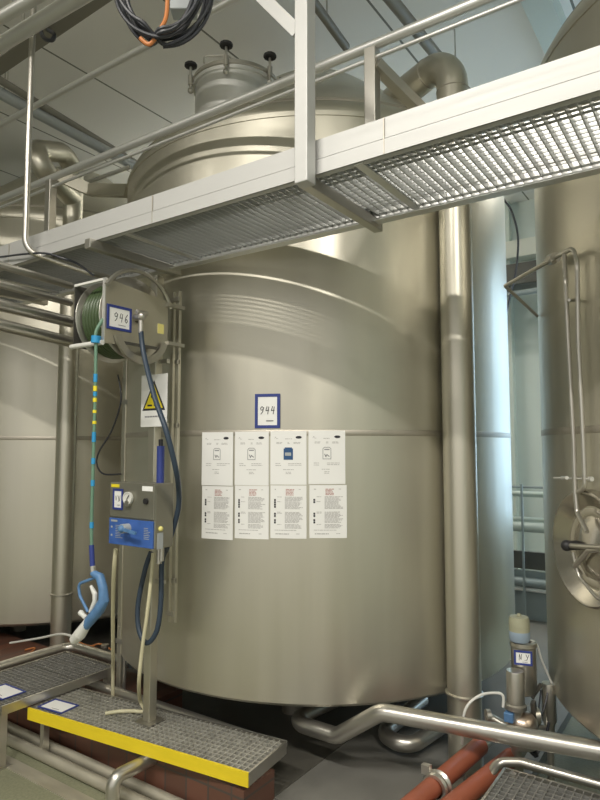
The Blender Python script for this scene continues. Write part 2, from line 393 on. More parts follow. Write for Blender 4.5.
MB().tube([H(-.07, -.03, .06), H(-.05, -.13, .05), H(.07, -.2, .045), H(.14, -.21, .03)], .008, .06).build('handle', PIPE, h)

# ------------------------------------------------------------------ overhead walkway
YN, YF = 1.96, 2.50
zb0 = at_y(440, 138, YN).z; zb1 = at_y(0, 264.8, YN).z; ztp = at_y(440, 98.8, YN).z
ZW = zb0
print('toe z', zb0, zb1, ztp, at_y(0, 242.7, YN).z, 'far', at_y(528, 182, YF).z, at_y(180, 260, YF).z)
XA, XB = -8.5, 1.6
wk = thing('walkway', 'overhead stainless walkway crossing in front of the tanks, with grating floor and guardrail', 'walkway', ((XA+XB)/2, 2.2, ZW))
HS = ztp-zb0
MB().box((XA, YN, ZW+HS*.44), (XB, YN+.006, ZW+HS)).build('toe_board', TOE, wk, smooth=False)
MB().box((XA, YN-.004, ZW), (XB, YN+.004, ZW+HS*.41)).box((XA, YN, ZW), (XB, YN+.03, ZW+.004)).build('edge_channel', TOE, wk, smooth=False)
for x in (-2.2, -.98, -3.42): MB().box((x-.002, YN-.0055, ZW+.002), (x+.002, YN-.003, ZW+HS*.98)).build('joint_seam', STEELD, wk, smooth=False)
MB().box((XA, YF-.004, ZW-.03), (XB, YF+.004, ZW+.05)).box((XA, YF-.05, ZW-.03), (XB, YF-.004, ZW-.026)).build('far_channel', BRIGHT, wk, smooth=False)
MB().box((XA, YF-.003, ZW+.066), (XB, YF+.003, ZW+.25)).build('far_toe_board', BRIGHT, wk, smooth=False)
g = MB(); x = XA+.02
while x < XB-.02:
    g.box((x-.0022, YN+.008, ZW+.006), (x+.0022, YF-.006, ZW+.038)); x += .036
y = YN+.03
while y < YF-.02:
    g.box((XA, y-.003, ZW+.026), (XB, y+.003, ZW+.034)); y += .034
g.build('grating', GRATE, wk, smooth=False)
for x in (-1.31, -2.63, -3.95, -5.27):
    MB().box((x-.022, YN-.045, ZW-.05), (x+.022, YF+.05, ZW-.001)).build('bracket_arm', PIPE, wk, smooth=False, bevel=.003)
    MB().box((x+.2, YN+.01, ZW-.004), (x+.235, YF-.01, ZW+.005)).build('cross_strip', BRIGHT, wk, smooth=False)
# hanger post on the near side with a brace at its head
pc = at_y(305, 150, YN-.045)
ph = MB().box((pc.x-.03, YN-.075, ZW-.05), (pc.x+.03, YN-.015, ZC)).build('hanger_post', TOE, wk, smooth=False, bevel=.004)
b0 = at_y(300, 34, YN-.045); b1 = at_y(262, -3, YN-.045); e = b1-b0
MB().bar(b0, b0+e*2.2, .05, .05).build('post_brace', TOE, wk, smooth=False)
# guardrail on the far side
YR = YF-.03
zA = (at_y(0, 121, YR).z+at_y(150, 49, YR).z)/2; zR = (at_y(0, 193, YR).z+at_y(150, 136, YR).z+at_y(312, 74, YR).z+at_y(460, 18, YR).z)/4
print('rails', zA, zR, [at_y(a, b, YR).z for a, b in ((0, 121), (150, 49), (0, 193), (150, 136), (312, 74), (460, 18))])
MB().cyl((XA, YR, zA), (XB, YR, zA), .021).build('top_rail', BRIGHT, wk)
MB().cyl((XA, YR, zR), (XB, YR, zR), .024).build('middle_rail', BRIGHT, wk)
MB().cyl((XA, YR-.0, zR-.065), (XB, YR, zR-.065), .01).build('lower_rail', BRIGHT, wk)
sp = at_y(372, 60, YR)
for x in (sp.x, at_y(51, 190, YR).x, -6.2):
    MB().box((x-.028, YR-.028, ZW+.04), (x+.028, YR+.028, zR-.02)).build('rail_post', PIPE, wk, smooth=False, bevel=.003)
MB().bar((sp.x+.02, YR, zR-.1), (sp.x+.2, YR+.45, zR-.32), .05, .05).build('stay', PIPE, wk, smooth=False)
MB().bar((sp.x+.02, YR+.02, ZW+.2), (sp.x+.13, YR+.28, zR-.22), .04, .04).build('stay', PIPE, wk, smooth=False)

# ------------------------------------------------------------------ big vertical pipes
def vent_pipe(x, y, zt, tc, label, r=.093, floorz=0.0):
    to = V((tc[0]-x, tc[1]-y, 0)).normalized(); el = .2
    t = thing('vent_pipe', label, 'pipe', (x, y, floorz), 'large vertical vent pipes beside the tanks')
    end = V((x, y, zt))+to*.75
    MB().tube([(x, y, floorz+.03), (x, y, zt), end], r, el, n=40, seg=14).build('pipe', STEEL, t)
    for z in (zt-el-.02,): MB().lathe([(r, z-.004), (r+.003, z), (r, z+.004)], (x, y, 0), n=40).build('weld_ring', STEELD, t)
    pe = V((x, y, zt))+to*el
    MB().lathe([(r, -.004), (r+.003, 0), (r, .004)], pe, to, n=40).build('weld_ring', STEELD, t)
    MB().lathe([(r, .44), (r+.012, .445), (r+.012, .455), (r, .46)], (x, y, floorz), n=40).build('clamp_ring', PIPE, t)
    MB().lathe([(r+.004, .0), (r+.02, .0), (r+.02, .03), (r+.004, .03)], (x, y, floorz), n=40).build('foot', STEELD, t)
    return t
vp = at_d(459.5, 448, 3.535)
vent_pipe(vp.x, vp.y, at_d(440, 50, 3.5).z+.1, TC, 'wide vertical pipe with a top elbow in front of the middle tank right side')
vl = at_d(66, 448, 5.22)
lv = thing('vent_pipe', 'vertical pipe with a hooked top in front of the left tank', 'pipe', (vl.x, vl.y, floor_z(vl.x, vl.y)), 'large vertical vent pipes beside the tanks')
zt2 = at_d(75, 141, 5.2).z
q1 = V((vl.x, vl.y, zt2))
q2 = at_d(36, 150, 4.95); q3 = at_d(40, 166, 4.85); q4 = V((vl.x, vl.y, zt2-.42))
MB().tube([(vl.x, vl.y, floor_z(vl.x, vl.y)), q1, q2, q3, q4], .082, [.16, .1, .1], n=32, seg=12).build('pipe', STEEL, lv)
MB().lathe([(.082, -.004), (.085, 0), (.082, .004)], (vl.x, vl.y, zt2-.25), n=40).build('weld_ring', STEELD, lv)
MB().lathe([(.082, .4), (.09, .405), (.09, .415), (.082, .42)], (vl.x, vl.y, .19), n=40).build('clamp_ring', PIPE, lv)

# ------------------------------------------------------------------ sheets taped to the tank
def tank_surf(px0, py0, px1, py1, c=TC):
    a = on_tank(px0, py0, c, R); b = on_tank(px1, py1, c, R)
    th0 = math.atan2(a.y-c[1], a.x-c[0]); z0 = a.z
    th1 = math.atan2(b.y-c[1], b.x-c[0]); W = (th1-th0)*R; Hh = b.z-a.z
    return (lambda u, v, k=0: V((c[0]+math.cos(th0+u/R)*(R+.0035+k), c[1]+math.sin(th0+u/R)*(R+.0035+k), z0+v))), W, Hh
rows_u = [(202, 485, 233.5, 432), (235, 485, 269, 431.5), (270.5, 484.5, 306.5, 431), (308.5, 484, 345, 430.5)]
rows_l = [(202, 538, 233.5, 486.5), (235, 538, 269, 486), (270.5, 538, 306.5, 485.5), (309.5, 538, 346.5, 485)]
place = ['leftmost', 'second from the left', 'third from the left', 'rightmost']
for i, q in enumerate(rows_u):
    S, W, Hh = tank_surf(*q); rnd = random.Random(i)
    lab = ['white sheet with a grey canister picture, leftmost of the upper row', 'white sheet with a grey canister picture, second in the upper row',
           'white sheet with a dark blue canister picture in the upper row', 'white sheet with a grey canister picture, rightmost of the upper row'][i]
    t = thing('product_sheet', lab, 'sheet', S(W/2, 0, 0), 'sheets taped on the tank, upper row')
    slab(MB(), S, 0, 0, W, Hh, .0012, -.0005, 8).build('paper', WHITE, t)
    ink = MB(); k = W/.21
    text_lines(ink, lambda a, b, c=0: S(a, b, c+.0008), .085*k, .13*k, Hh-.042, .003, 1, .006, rnd)
    stroke(ink, S, [(.025*k, Hh-.04), (.03*k, Hh-.032), (.036*k, Hh-.043), (.045*k, Hh-.042)], .002, .002)
    for xa, xb in ((.035, .072), (.1, .115), (.135, .178)): text_lines(ink, lambda a, b, c=0: S(a, b, c+.0008), xa*k, xb*k, Hh-.062, .0028, 2, .006, rnd)
    text_lines(ink, lambda a, b, c=0: S(a, b, c+.0008), .03*k, .07*k, Hh-.178, .003, 2, .011, rnd)
    text_lines(ink, lambda a, b, c=0: S(a, b, c+.0008), .105*k, .19*k, Hh-.178, .003, 2, .009, rnd)
    text_lines(ink, lambda a, b, c=0: S(a, b, c+.0008), .075*k, .14*k, Hh-.212, .003, 1, .008, rnd)
    text_lines(ink, lambda a, b, c=0: S(a, b, c+.0008), .09*k, .125*k, Hh-.226, .003, 2, .008, rnd)
    ink.build('print', INKL, t, smooth=False)
    lg = MB(); pts = [S(.165*k+.017*math.cos(a*PI/8), Hh-.035+.0075*math.sin(a*PI/8), .002) for a in range(16)]
    lg.add(pts, [tuple(range(16))]).build('logo', INKB, t, smooth=False)
    cx, cy = .105*k, Hh-.125; cm = INK if i != 2 else BLUEI
    cn = MB()
    if i == 2:
        rect(cn, S, cx-.026, cy-.034, cx+.026, cy+.028, .002); rect(cn, S, cx-.02, cy+.028, cx+.02, cy+.034, .002)
        cw = MB(); rect(cw, S, cx-.018, cy-.012, cx+.016, cy+.006, .0028); cw.build('picture_label', PLASG, t, smooth=False)
    else:
        stroke(cn, S, [(cx-.022, cy-.032), (cx-.022, cy+.024), (cx-.014, cy+.032), (cx+.014, cy+.032), (cx+.022, cy+.024), (cx+.022, cy-.032), (cx-.022, cy-.032)], .003, .002)
        stroke(cn, S, [(cx-.012, cy-.006), (cx-.006, cy-.02), (cx, cy-.008), (cx+.012, cy-.018)], .005, .002)
        stroke(cn, S, [(cx-.012, cy+.02), (cx+.012, cy+.02)], .006, .002)
    cn.build('canister_picture', cm, t, smooth=False)
for i, q in enumerate(rows_l):
    S, W, Hh = tank_surf(*q); rnd = random.Random(20+i); k = W/.21; S8 = lambda a, b, c=0, S=S: S(a, b, c+.0008)
    lab = ['leftmost of the lower row', 'second in the lower row', 'third in the lower row', 'rightmost of the lower row'][i]
    t = thing('instruction_sheet', 'white sheet of dense small print with black icons, '+lab, 'sheet', S(W/2, 0, 0), 'sheets taped on the tank, lower row')
    slab(MB(), S, 0, 0, W, Hh, .0012, -.0005, 8).build('paper', WHITE, t)
    ink = MB()
    for y0, n in ((Hh-.062, 4), (Hh-.088, 7), (Hh-.145, 10), (Hh-.212, 4)):
        text_lines(ink, S8, .085*k, .19*k, y0, .0032, n, .0062, rnd)
        text_lines(ink, S8, .04*k, .07*k, y0, .0028, max(n//4, 1), .006, rnd)
    text_lines(ink, S8, .025*k, .19*k, Hh-.243, .003, 1, .006, rnd); text_lines(ink, S8, .03*k, .12*k, Hh-.262, .005, 1, .006, rnd); text_lines(ink, S8, .15*k, .175*k, Hh-.262, .003, 1, .006, rnd)
    text_lines(ink, S8, .025*k, .04*k, Hh-.02, .004, 1, .01, rnd); text_lines(ink, S8, .165*k, .18*k, Hh-.02, .003, 1, .01, rnd)
    ink.build('print', INKL, t, smooth=False)
    rd = MB(); text_lines(rd, S8, .09*k, .14*k, Hh-.02, .004, 5, .0075, rnd); rd.build('red_heading', INKR, t, smooth=False)
    ic = MB()
    for y0, n in ((Hh-.075, 4 if i in (1, 2) else 3), (Hh-.15, 2), (Hh-.185, 2)):
        if i == 3 and y0 > Hh-.1: n = 2
        for j in range(n): rect(ic, S, .022*k, y0-j*.0125-.0105, .032*k, y0-j*.0125, .0022)
    ic.build('icon', INKB, t, smooth=False)
S, W, Hh = tank_surf(255.5, 428, 280, 394)
label_frame('number_sign', S, W, Hh, '944', 'blue framed card handwritten 944 above the white sheets on the tank', 'sign', .042, .2, .017)

# ------------------------------------------------------------------ hose station
ZP = .28
PX, PY = at_z(149.5, 721, ZP).x, at_z(149.5, 721, ZP).y
print('post', PX, PY)
st = thing('support_post', 'square steel post rising from the yellow-edged platform to the walkway', 'post', (PX, PY, ZP))
MB().box((PX-.027, PY-.027, ZP+.006), (PX+.027, PY+.027, ZW-.05)).build('post', STEEL, st, smooth=False, bevel=.004)
MB().box((PX-.06, PY-.06, ZP), (PX+.06, PY+.06, ZP+.006)).build('base_plate', PIPE, st, smooth=False)
for z in (1.05, 1.93, 2.30): MB().box((PX+.027, PY+.0, z-.012), (PX+.09, PY+.024, z+.012)).build('stand_off', PIPE, st, smooth=False)
# slim rail pair right of the post
rx = at_y(174, 450, PY+.08)
rl = thing('sliding_rail', 'slim vertical double rail beside the square post, right of the hose reel', 'rail', (rx.x, rx.y, .9))
zlo, zhi = at_y(172, 622, rx.y).z, at_y(176, 292, rx.y).z
for dx in (-.024, .024): MB().box((rx.x+dx-.012, rx.y-.01, zlo), (rx.x+dx+.012, rx.y+.01, zhi)).build('rail', STEEL, rl, smooth=False, bevel=.002)
for z in (zlo+.05, 1.05, 1.93, 2.30, zhi-.05): MB().box((PX+.09 if z in (1.05, 1.93, 2.3) else rx.x-.03, rx.y-.02, z-.012), (rx.x+.036, rx.y-.0, z+.012)).build('clip', PIPE, rl, smooth=False)
# second, thinner pole at the left
lp = at_z(120, 690, .19)
pl = thing('utility_pole', 'thin steel pole left of the control box, behind the left platform', 'pole', (lp.x, lp.y, .19))
MB().box((lp.x-.02, lp.y-.02, .19), (lp.x+.02, lp.y+.02, ZW-.03)).build('pole', STEEL, pl, smooth=False, bevel=.004)
MB().cyl((lp.x+.04, lp.y, .19), (lp.x+.04, lp.y, 2.2), .012).build('conduit', PIPE, pl)
for z in (.5, 1.3, 2.1): MB().box((lp.x-.024, lp.y-.026, z), (lp.x+.055, lp.y-.02, z+.03)).build('clip', PIPE, pl, smooth=False)

# hose reel: side plates run front to back, drum axis across
X1 = -2.60; Y0 = at_x(105, 310, X1).y; Y1 = at_x(168, 310, X1).y
zt0 = at_x(105, 277, X1).z; zb0_ = at_x(105, 345, X1).z
Xl = at_y(74, 310, Y0).x
print('reel', X1, Y0, Y1, zt0, zb0_, Xl)
rz = (zt0+zb0_)/2; ry = Y0+.215
hrl = thing('hose_reel', 'open stainless hose reel wound with green hose, under the walkway', 'hose reel', (PX, PY, zb0_))
def side(x, t, name):
    MB().prism([(x, Y0, zb0_+.01), (x, Y1-.02, zb0_+.03), (x, Y1, zb0_+.06), (x, Y1, zt0-.06), (x, Y1-.02, zt0-.04), (x, Y0, zt0)], (t, 0, 0)).build(name, STEEL, hrl, smooth=False, bevel=.002)
side(X1-.004, .004, 'side_plate'); P('far plate darkened as the shaded reel interior', MB().box((Xl, Y0, zb0_+.01), (Xl+.004, Y1, zt0-.005)).build('side_plate', DARKST, hrl, smooth=False))  # far plate coloured dark for the shade inside the reel
MB().box((Xl, Y0-.002, zt0-.012), (X1, Y0+.012, zt0)).build('front_bar', PLASW, hrl, smooth=False)
P('white roller bar at the front', MB().cyl((Xl-.0, Y0-.01, zb0_+.012), (X1, Y0-.01, zb0_+.012), .013).build('guide_roller', PLASW, hrl))
MB().box((X1-.02, Y0-.003, zb0_+.01), (X1+.001, Y0+.002, zt0)).build('front_flange', BRIGHT, hrl, smooth=False)
MB().box((Xl, Y1-.006, zb0_+.06), (X1, Y1, zt0-.06)).build('back_plate', STEEL, hrl, smooth=False)
rd_ = .222
for x in (Xl+.03, X1-.035):
    MB().lathe([(.03, -.003), (rd_, -.003), (rd_+.004, 0), (rd_, .003), (.03, .003)], (x, ry, rz), (1, 0, 0), n=48).build('flange_disc', PIPE, hrl)
MB().cyl((Xl, ry, rz), (X1+.02, ry, rz), .028).build('drum_axle', DARKST, hrl)
hs_ = []
n_t = 6; x0, x1 = Xl+.05, X1-.06
for lay, rr in ((0, rd_-.055), (1, rd_-.028)):
    for i in range(n_t*24):
        f = i/(n_t*24); xx = x0+(x1-x0)*f if lay == 0 else x1-(x1-x0)*f
        hs_.append((xx, ry+rr*math.cos(2*PI*i/24), rz+rr*math.sin(2*PI*i/24)))
MB().sweep(hs_, .0142, 10).build('hose_winding', GREENH, hrl)
# arched guard on top and wheel showing below
arc = [(X1+.004, ry+(rd_+.03)*math.cos(a), rz+(rd_+.035)*math.sin(a)) for a in [PI*(.12+.7*i/16) for i in range(17)]]
MB().sweep(arc, .012, 10).build('arched_guard', PIPE, hrl)
MB().lathe([(.15, -.008), (.19, -.008), (.19, .008), (.15, .008)], (X1+.012, ry+.02, rz-.06), (1, 0, 0), n=40, a0=PI*1.1, a1=PI*1.9).build('ring_guard', PIPE, hrl)
MB().cyl((X1, ry-.02, rz), (X1+.06, ry-.02, rz), .02).cyl((X1+.05, ry-.05, rz+.02), (X1+.05, ry+.02, rz+.02), .013).ball((X1+.055, ry-.02, rz), .026).cyl((X1+.05, ry-.02, rz), (X1+.05, ry-.02, rz-.09), .014).build('swivel_joint', PIPE, hrl)
MB().box((X1+.0, Y1-.02, rz-.12), (X1+.03, PY+.07, rz-.1)).build('mounting_bracket', PIPE, hrl, smooth=False); MB().box((X1, Y1-.02, rz+.1), (X1+.03, PY+.07, rz+.12)).build('mounting_bracket', PIPE, hrl, smooth=False)
MB().box((X1-.0, ry-.1, zb0_+.02), (X1+.012, ry+.13, zb0_+.035)).build('stop_bar', DARKST, hrl, smooth=False)
P('small yellow label', MB().box((X1, Y1-.075, rz-.06), (X1+.0015, Y1-.03, rz-.005)).build('rating_label', YLAB, hrl, smooth=False))
S = plane((X1+.002, Y0+.012, at_x(107, 328, X1).z), (0, 1, 0), (0, 0, 1))
label_frame('number_sign', S, .155, .125, '946', 'blue framed card handwritten 946 on the hose reel side', 'sign', .045, .28, .014)

# hose falling from the reel to the spray gun
hx, hy = at_y(95.5, 340, Y0-.03).x, Y0-.03
def at_hose(px, py): return at_y(px, py, hy)
gh = thing('drop_hose', 'thin green hose with blue and yellow tape hanging from the reel to the blue gun', 'hose', at_hose(91, 574))
MB().spline([at_hose(98, 318)+V((0, .03, 0)), at_hose(96, 332), at_hose(96, 345), at_hose(95, 400), at_hose(93, 470), at_hose(91.5, 530), at_hose(92.5, 575)], .0085, 10).build('hose', GREENL, gh)
def wrap(pa, pb, r, m, n=1):
    MB().cyl(at_hose(*pa), at_hose(*pb), r, n=12).build('tape_wrap', m, gh)
wrap((96.2, 336), (95.8, 343), .024, BLUET); wrap((91.5, 545), (92.7, 572), .0125, BLUEF)
for a, b in ((386, 391), (398, 402), (410, 413), (421, 424)): wrap((95-.02*(a-386)+.2, a), (95-.02*(b-386)+.2, b), .0105, YELP)
for a, b in ((374, 382), (392, 396), (432, 442), (458, 464), (480, 486), (522, 528)): wrap((95.3-.026*(a-386), a), (95.3-.026*(b-386), b), .0105, BLUET)

# spray gun
gx = RT.copy(); gd = V((0, 0, 1)).cross(gx)
def G(px, py, k=0): p = at_hose(px, py); return p+V((-FWD.x, -FWD.y, 0)).normalized()*k
gun = thing('spray_gun', 'blue and white washdown spray gun hanging on the green hose', 'spray gun', G(86, 640))
MB().sweep([G(93, 573), G(100, 577), G(103, 588), G(104, 600), G(99, 610), G(92, 618), G(86, 626)], [.017, .022, .022, .026, .027, .026, .022], 14).build('body', BLUEG, gun)
MB().tube([G(97, 577), G(78, 584), G(80, 596), G(88, 612)], .0075, .03).build('trigger_guard', BLUEG, gun)
P('white trigger', MB().sweep([G(91, 586), G(95, 594), G(95, 601), G(90, 612)], [.008, .013, .012, .008], 10).build('trigger', PLASW, gun))
P('white nozzle', MB().cyl(G(88, 622), G(80, 634), .022, .030).cyl(G(80, 634), G(74, 640), .03, .024).build('nozzle', PLASW, gun))
MB().cyl(G(80, 612), G(86, 618), .012).ball(G(81, 613), .015).build('lock_knob', PLASW, gun)
MB().cyl(G(92.5, 566), G(93.5, 576), .016).build('swivel', PIPE, gun)

# control box on the post
YB = 2.18; bl = at_y(111, 482, YB); br = at_y(155, 484, YB); zbt = br.z; zbb = at_y(155, 550, YB).z; zmid = at_y(155, 521, YB).z
print('box', bl, br, zbb)
YBB = at_x(174, 490, br.x).y
cb = thing('control_box', 'grey steel dosing box with a blue lower panel fixed to the square post', 'control box', ((bl.x+br.x)/2, YBB, zbb))
MB().box((bl.x, YB+.004, zbb), (br.x, YBB, zbt)).build('housing', BOXS, cb, smooth=False, bevel=.006)
up_ = MB().box((bl.x, YB-.004, zmid+.004), (br.x, YB+.004, zbt)).build('upper_panel', BOXS, cb, smooth=False, bevel=.002)
lo_ = P('blue printed panel', MB().box((bl.x, YB-.006, zbb+.004), (br.x-.004, YB+.004, zmid-.004)).build('lower_panel', BLUEP, cb, smooth=False, bevel=.002))
Wb = br.x-bl.x; S = plane((bl.x, YB-.0045, zbb), (1, 0, 0), (0, 0, 1))
HB = zbt-zbb
MB().box((PX-.02, YBB, zbb+.05), (PX+.02, PY-.027, zbb+.09)).build('mounting_bracket', PIPE, cb, smooth=False); MB().box((PX-.02, YBB, zbt-.09), (PX+.02, PY-.027, zbt-.05)).build('mounting_bracket', PIPE, cb, smooth=False)
fc = lambda a, b, k=0: S(a*Wb, b*HB, k)        # a, b as fractions of the box face
gauge = MB().lathe([(.001, .0), (.03, 0), (.033, .004), (.033, .018), (.027, .018), (.027, .014), (.001, .014)], fc(.46, .76), (0, -1, 0), n=28).build('pressure_gauge', PLASW, cb)
stroke(MB(), lambda a, b, k=0: fc(.46, .76)+V((a, -.0155-k, b)), [(-.004, -.006), (.012, .015)], .005).build('gauge_needle', INKB, gauge, smooth=False)
MB().cyl(fc(.46, .68), fc(.46, .68)+V((0, -.02, 0)), .016).build('gauge_fitting', PIPE, cb)
MB().cyl(fc(.84, .73), fc(.84, .73)+V((0, -.012, 0)), .015).build('lock_button', BLACK, cb)
yl = MB(); slab(yl, S, .03*Wb, .92*HB, .22*Wb, .97*HB, .001); yl.build('yellow_label', YELP, cb, smooth=False)
wl = MB(); slab(wl, S, .74*Wb, .885*HB, .97*Wb, .96*HB, .001); wl.build('white_label', WHITE, cb, smooth=False)
bt = MB(); S2 = plane((bl.x, YB-.0065, zbb), (1, 0, 0), (0, 0, 1)); rnd = random.Random(3)
rect(bt, S2, .05*Wb, .37*HB, .2*Wb, .4*HB, .001)
for j in range(8): rect(bt, S2, .16*Wb, (.31-.027*j)*HB, (.28+.06*rnd.random())*Wb, (.318-.027*j)*HB, .001)
for j in range(7): rect(bt, S2, .8*Wb, (.31-.027*j)*HB, (.88+.06*rnd.random())*Wb, (.318-.027*j)*HB, .001)
for b in (.27, .14): rect(bt, S2, .05*Wb, b*HB, .09*Wb, (b+.03)*HB, .001)
bt.build('panel_print', PLASG, lo_, smooth=False)
hv = MB().cyl(fc(.45, .29), fc(.45, .29)+V((0, -.045, 0)), .024).build('selector_valve', PLASG, cb)
MB().bar(fc(.45, .29)+V((0, -.045, 0)), fc(.78, .25)+V((0, -.05, 0)), .012, .014).ball(fc(.45, .29)+V((0, -.045, 0)), .02).build('valve_lever', BLUEG, hv)
MB().ball((br.x+.004, YB+.04, zbb+.1), .013).build('outlet_plug', YLAB, cb)
MB().box((br.x, YB+.02, zbb-.0), (br.x+.0015, YB+.06, zbb+.08)).build('side_label', PLASG, cb, smooth=False)
MB().cyl((br.x-.07, YBB-.03, zbb+.002), (br.x-.07, YBB-.03, zbb-.09), .014).build('outlet_stub', PIPE, cb); MB().cyl((br.x-.03, YBB-.05, zbb+.002), (br.x-.03, YBB-.05, zbb-.07), .012).build('outlet_stub', PIPE, cb)
S = plane((bl.x+.09*Wb, YB-.005, zbb+.57*HB), (1, 0, 0), (0, 0, 1))
label_frame('number_sign', S, .075, .105, 'vN', 'small blue framed card on the upper panel of the control box', 'sign', .032, .22, .011)

# blue foam tube above the box
bp_ = at_y(165.5, 465, YBB-.0); zl, zh = zbt, at_y(165.5, 446, YBB).z
bf = thing('cartridge_holder', 'blue upright tube standing on the control box behind the navy hose', 'tube', (bp_.x, YBB-.035, zl))
MB().cyl((bp_.x, YBB-.035, zl), (bp_.x, YBB-.035, zh), .02).build('tube', BLUEF, bf)
MB().cyl((bp_.x, YBB-.035, zh), (bp_.x, YBB-.035, zh+.035), .012).build('cap', BLACK, bf)
# warning sign in front of the post
S0 = at_y(140.5, 427, PY-.04)
S = plane((S0.x, PY-.036, S0.z), (1, 0, 0), (0, 0, 1)); WW, HH = .215, .30
ws = thing('warning_sign', 'white sheet with a yellow corrosive warning triangle on the square post', 'sign', S(WW/2, 0, 0))
slab(MB(), S, 0, 0, WW, HH, .003).build('sheet', WHITE, ws)
tri = lambda s, k: [S(WW*.5+a*s, .155+b*s, k) for a, b in ((-.095, -.062), (.095, -.062), (0, .112))]
MB().add(tri(1, .0042), [(0, 1, 2)]).build('triangle_border', INKB, ws, smooth=False)
MB().add(tri(.80, .0050), [(0, 1, 2)]).build('triangle', YELP, ws, smooth=False)
pic = MB()
for a, b in ((-.012, .035), (.002, .05), (-.018, .012), (.006, .022)): stroke(pic, S, [(WW*.5+a, .155+b), (WW*.5+a-.002, .155+b+.01)], .006, .006)
rect(pic, S, WW*.5-.05, .155-.038, WW*.5-.012, .155-.028, .006); rect(pic, S, WW*.5+.004, .155-.038, WW*.5+.045, .155-.028, .006); rect(pic, S, WW*.5+.004, .155-.03, WW*.5+.035, .155-.012, .006)
pic.build('pictogram', INKB, ws, smooth=False)
cap = MB(); text_lines(cap, lambda a, b, k=0: S(a, b, k+.0035), .035, .17, .062, .008, 1, .02, random.Random(5)); cap.build('caption', INK, ws, smooth=False)

# hoses
def navy_pt(px, py, Y): return at_y(px, py, Y)
ysw = ry-.02
nh = tag(MB().spline([V((X1+.05, ysw, rz-.08)), V((X1+.075, ysw, rz-.2)), at_y(154, 395, 2.16), at_y(166, 430, 2.14), at_y(176, 470, 2.2), at_y(179, 495, 2.3), at_y(177, 515, 2.33), at_y(168, 545, YBB+.03), at_y(162, 562, PY-.06), at_y(161, 600, PY-.06), at_y(157, 630, PY-.07), at_y(147, 643, PY-.08), at_y(139, 630, PY-.08), at_y(138, 605, PY-.07), at_y(145, 570, PY-.06), at_y(151, 552, PY-.055)], .014, 12).build('navy_hose', NAVY),
         'dark navy hose from the reel passing the warning sign and looping below the box', 'hose')
ch = tag(MB().spline([at_y(153, 553, PY-.075), at_y(151, 580, PY-.1), at_y(147, 615, PY-.11), at_y(142, 650, PY-.11), at_y(139, 682, PY-.11), at_z(140, 700, ZP+.05), at_z(144, 711, ZP+.011), at_z(132, 711, ZP+.011), at_z(119, 711.5, ZP+.011), at_z(105, 713.5, ZP+.011)], .0105, 12).build('cream_hose', CREAM),
         'cream hose from the box down the post, its end lying on the yellow-edged platform', 'hose')
ch2 = tag(MB().spline([at_y(116, 549, YB+.06), at_y(114, 570, YB+.08), at_y(113, 610, 2.4), at_y(113, 650, 2.55), at_y(113, 672, 2.66), V((at_y(113, 685, 2.68).x, 2.68, .2))], .0115, 12).build('cream_hose', CREAM),
         'yellowish cream hose hanging straight from the left underside of the box', 'hose')
bc = tag(MB().spline([at_y(118, 375, lp.y-.03), at_y(121, 400, lp.y-.05), at_y(112, 430, lp.y-.05), at_y(99, 452, lp.y-.08), at_y(97, 465, lp.y-.08), at_y(104, 474, lp.y-.06), at_y(121, 474, lp.y-.03)], .006, 8).build('black_cable', CABLE),
         'thin black cable bulging left from the thin pole above the box', 'cable')

# ------------------------------------------------------------------ tubes at the left under the walkway
for i, (pa, pb, r, lab) in enumerate((((0, 265), (71, 286), .02, 'uppermost of the grey tubes running from the left edge to the hose reel'),
                                      ((0, 284), (71, 303), .02, 'second from the top of the grey tubes running to the hose reel'),
                                      ((0, 305), (71, 322), .031, 'third from the top of the grey tubes running to the hose reel'),
                                      ((0, 325), (71, 342), .031, 'lowest of the grey tubes running to the hose reel'))):
    q = at_y(pb[0], pb[1], Y0+.1)
    if i == 0: q.z = min(q.z, ZW-.075)
    tgt = at_y(pb[0], pb[1], Y0+.1)
    # each tube runs level, front to back
    tt = ray(*pa); t = (q.z-CAM.z)/tt.z; a = CAM+tt*t; d = (q-a).normalized()
    tag(MB().cyl(q, a-d*.8, r).build('service_tube', PIPE), lab, 'pipe', 'grey service tubes at the left')
# conduit coming down from the ceiling and turning under the walkway
cx_, cy_ = at_y(25.5, 235, YN-.06).x, YN-.06
zz = at_y(26, 250, cy_).z
cz = tag(MB().tube([(cx_, cy_, ZC), (cx_, cy_, zz), (cx_+.22, cy_+.28, ZW-.07), (cx_+.24, cy_+.42, ZW-.07)], .017, .09, n=16).build('drop_conduit', PIPE),
         'slim vertical conduit from the ceiling bending under the walkway at the left', 'pipe')
tag(MB().spline([at_y(0, 257, YN-.03), at_y(40, 253, YN-.03), at_y(62, 258, YN-.0), at_y(78, 264, YN+.08), at_y(94, 276, Y0+.1)], .006, 8).build('black_cable', CABLE),
    'thin black cable sagging under the walkway onto the reel', 'cable')

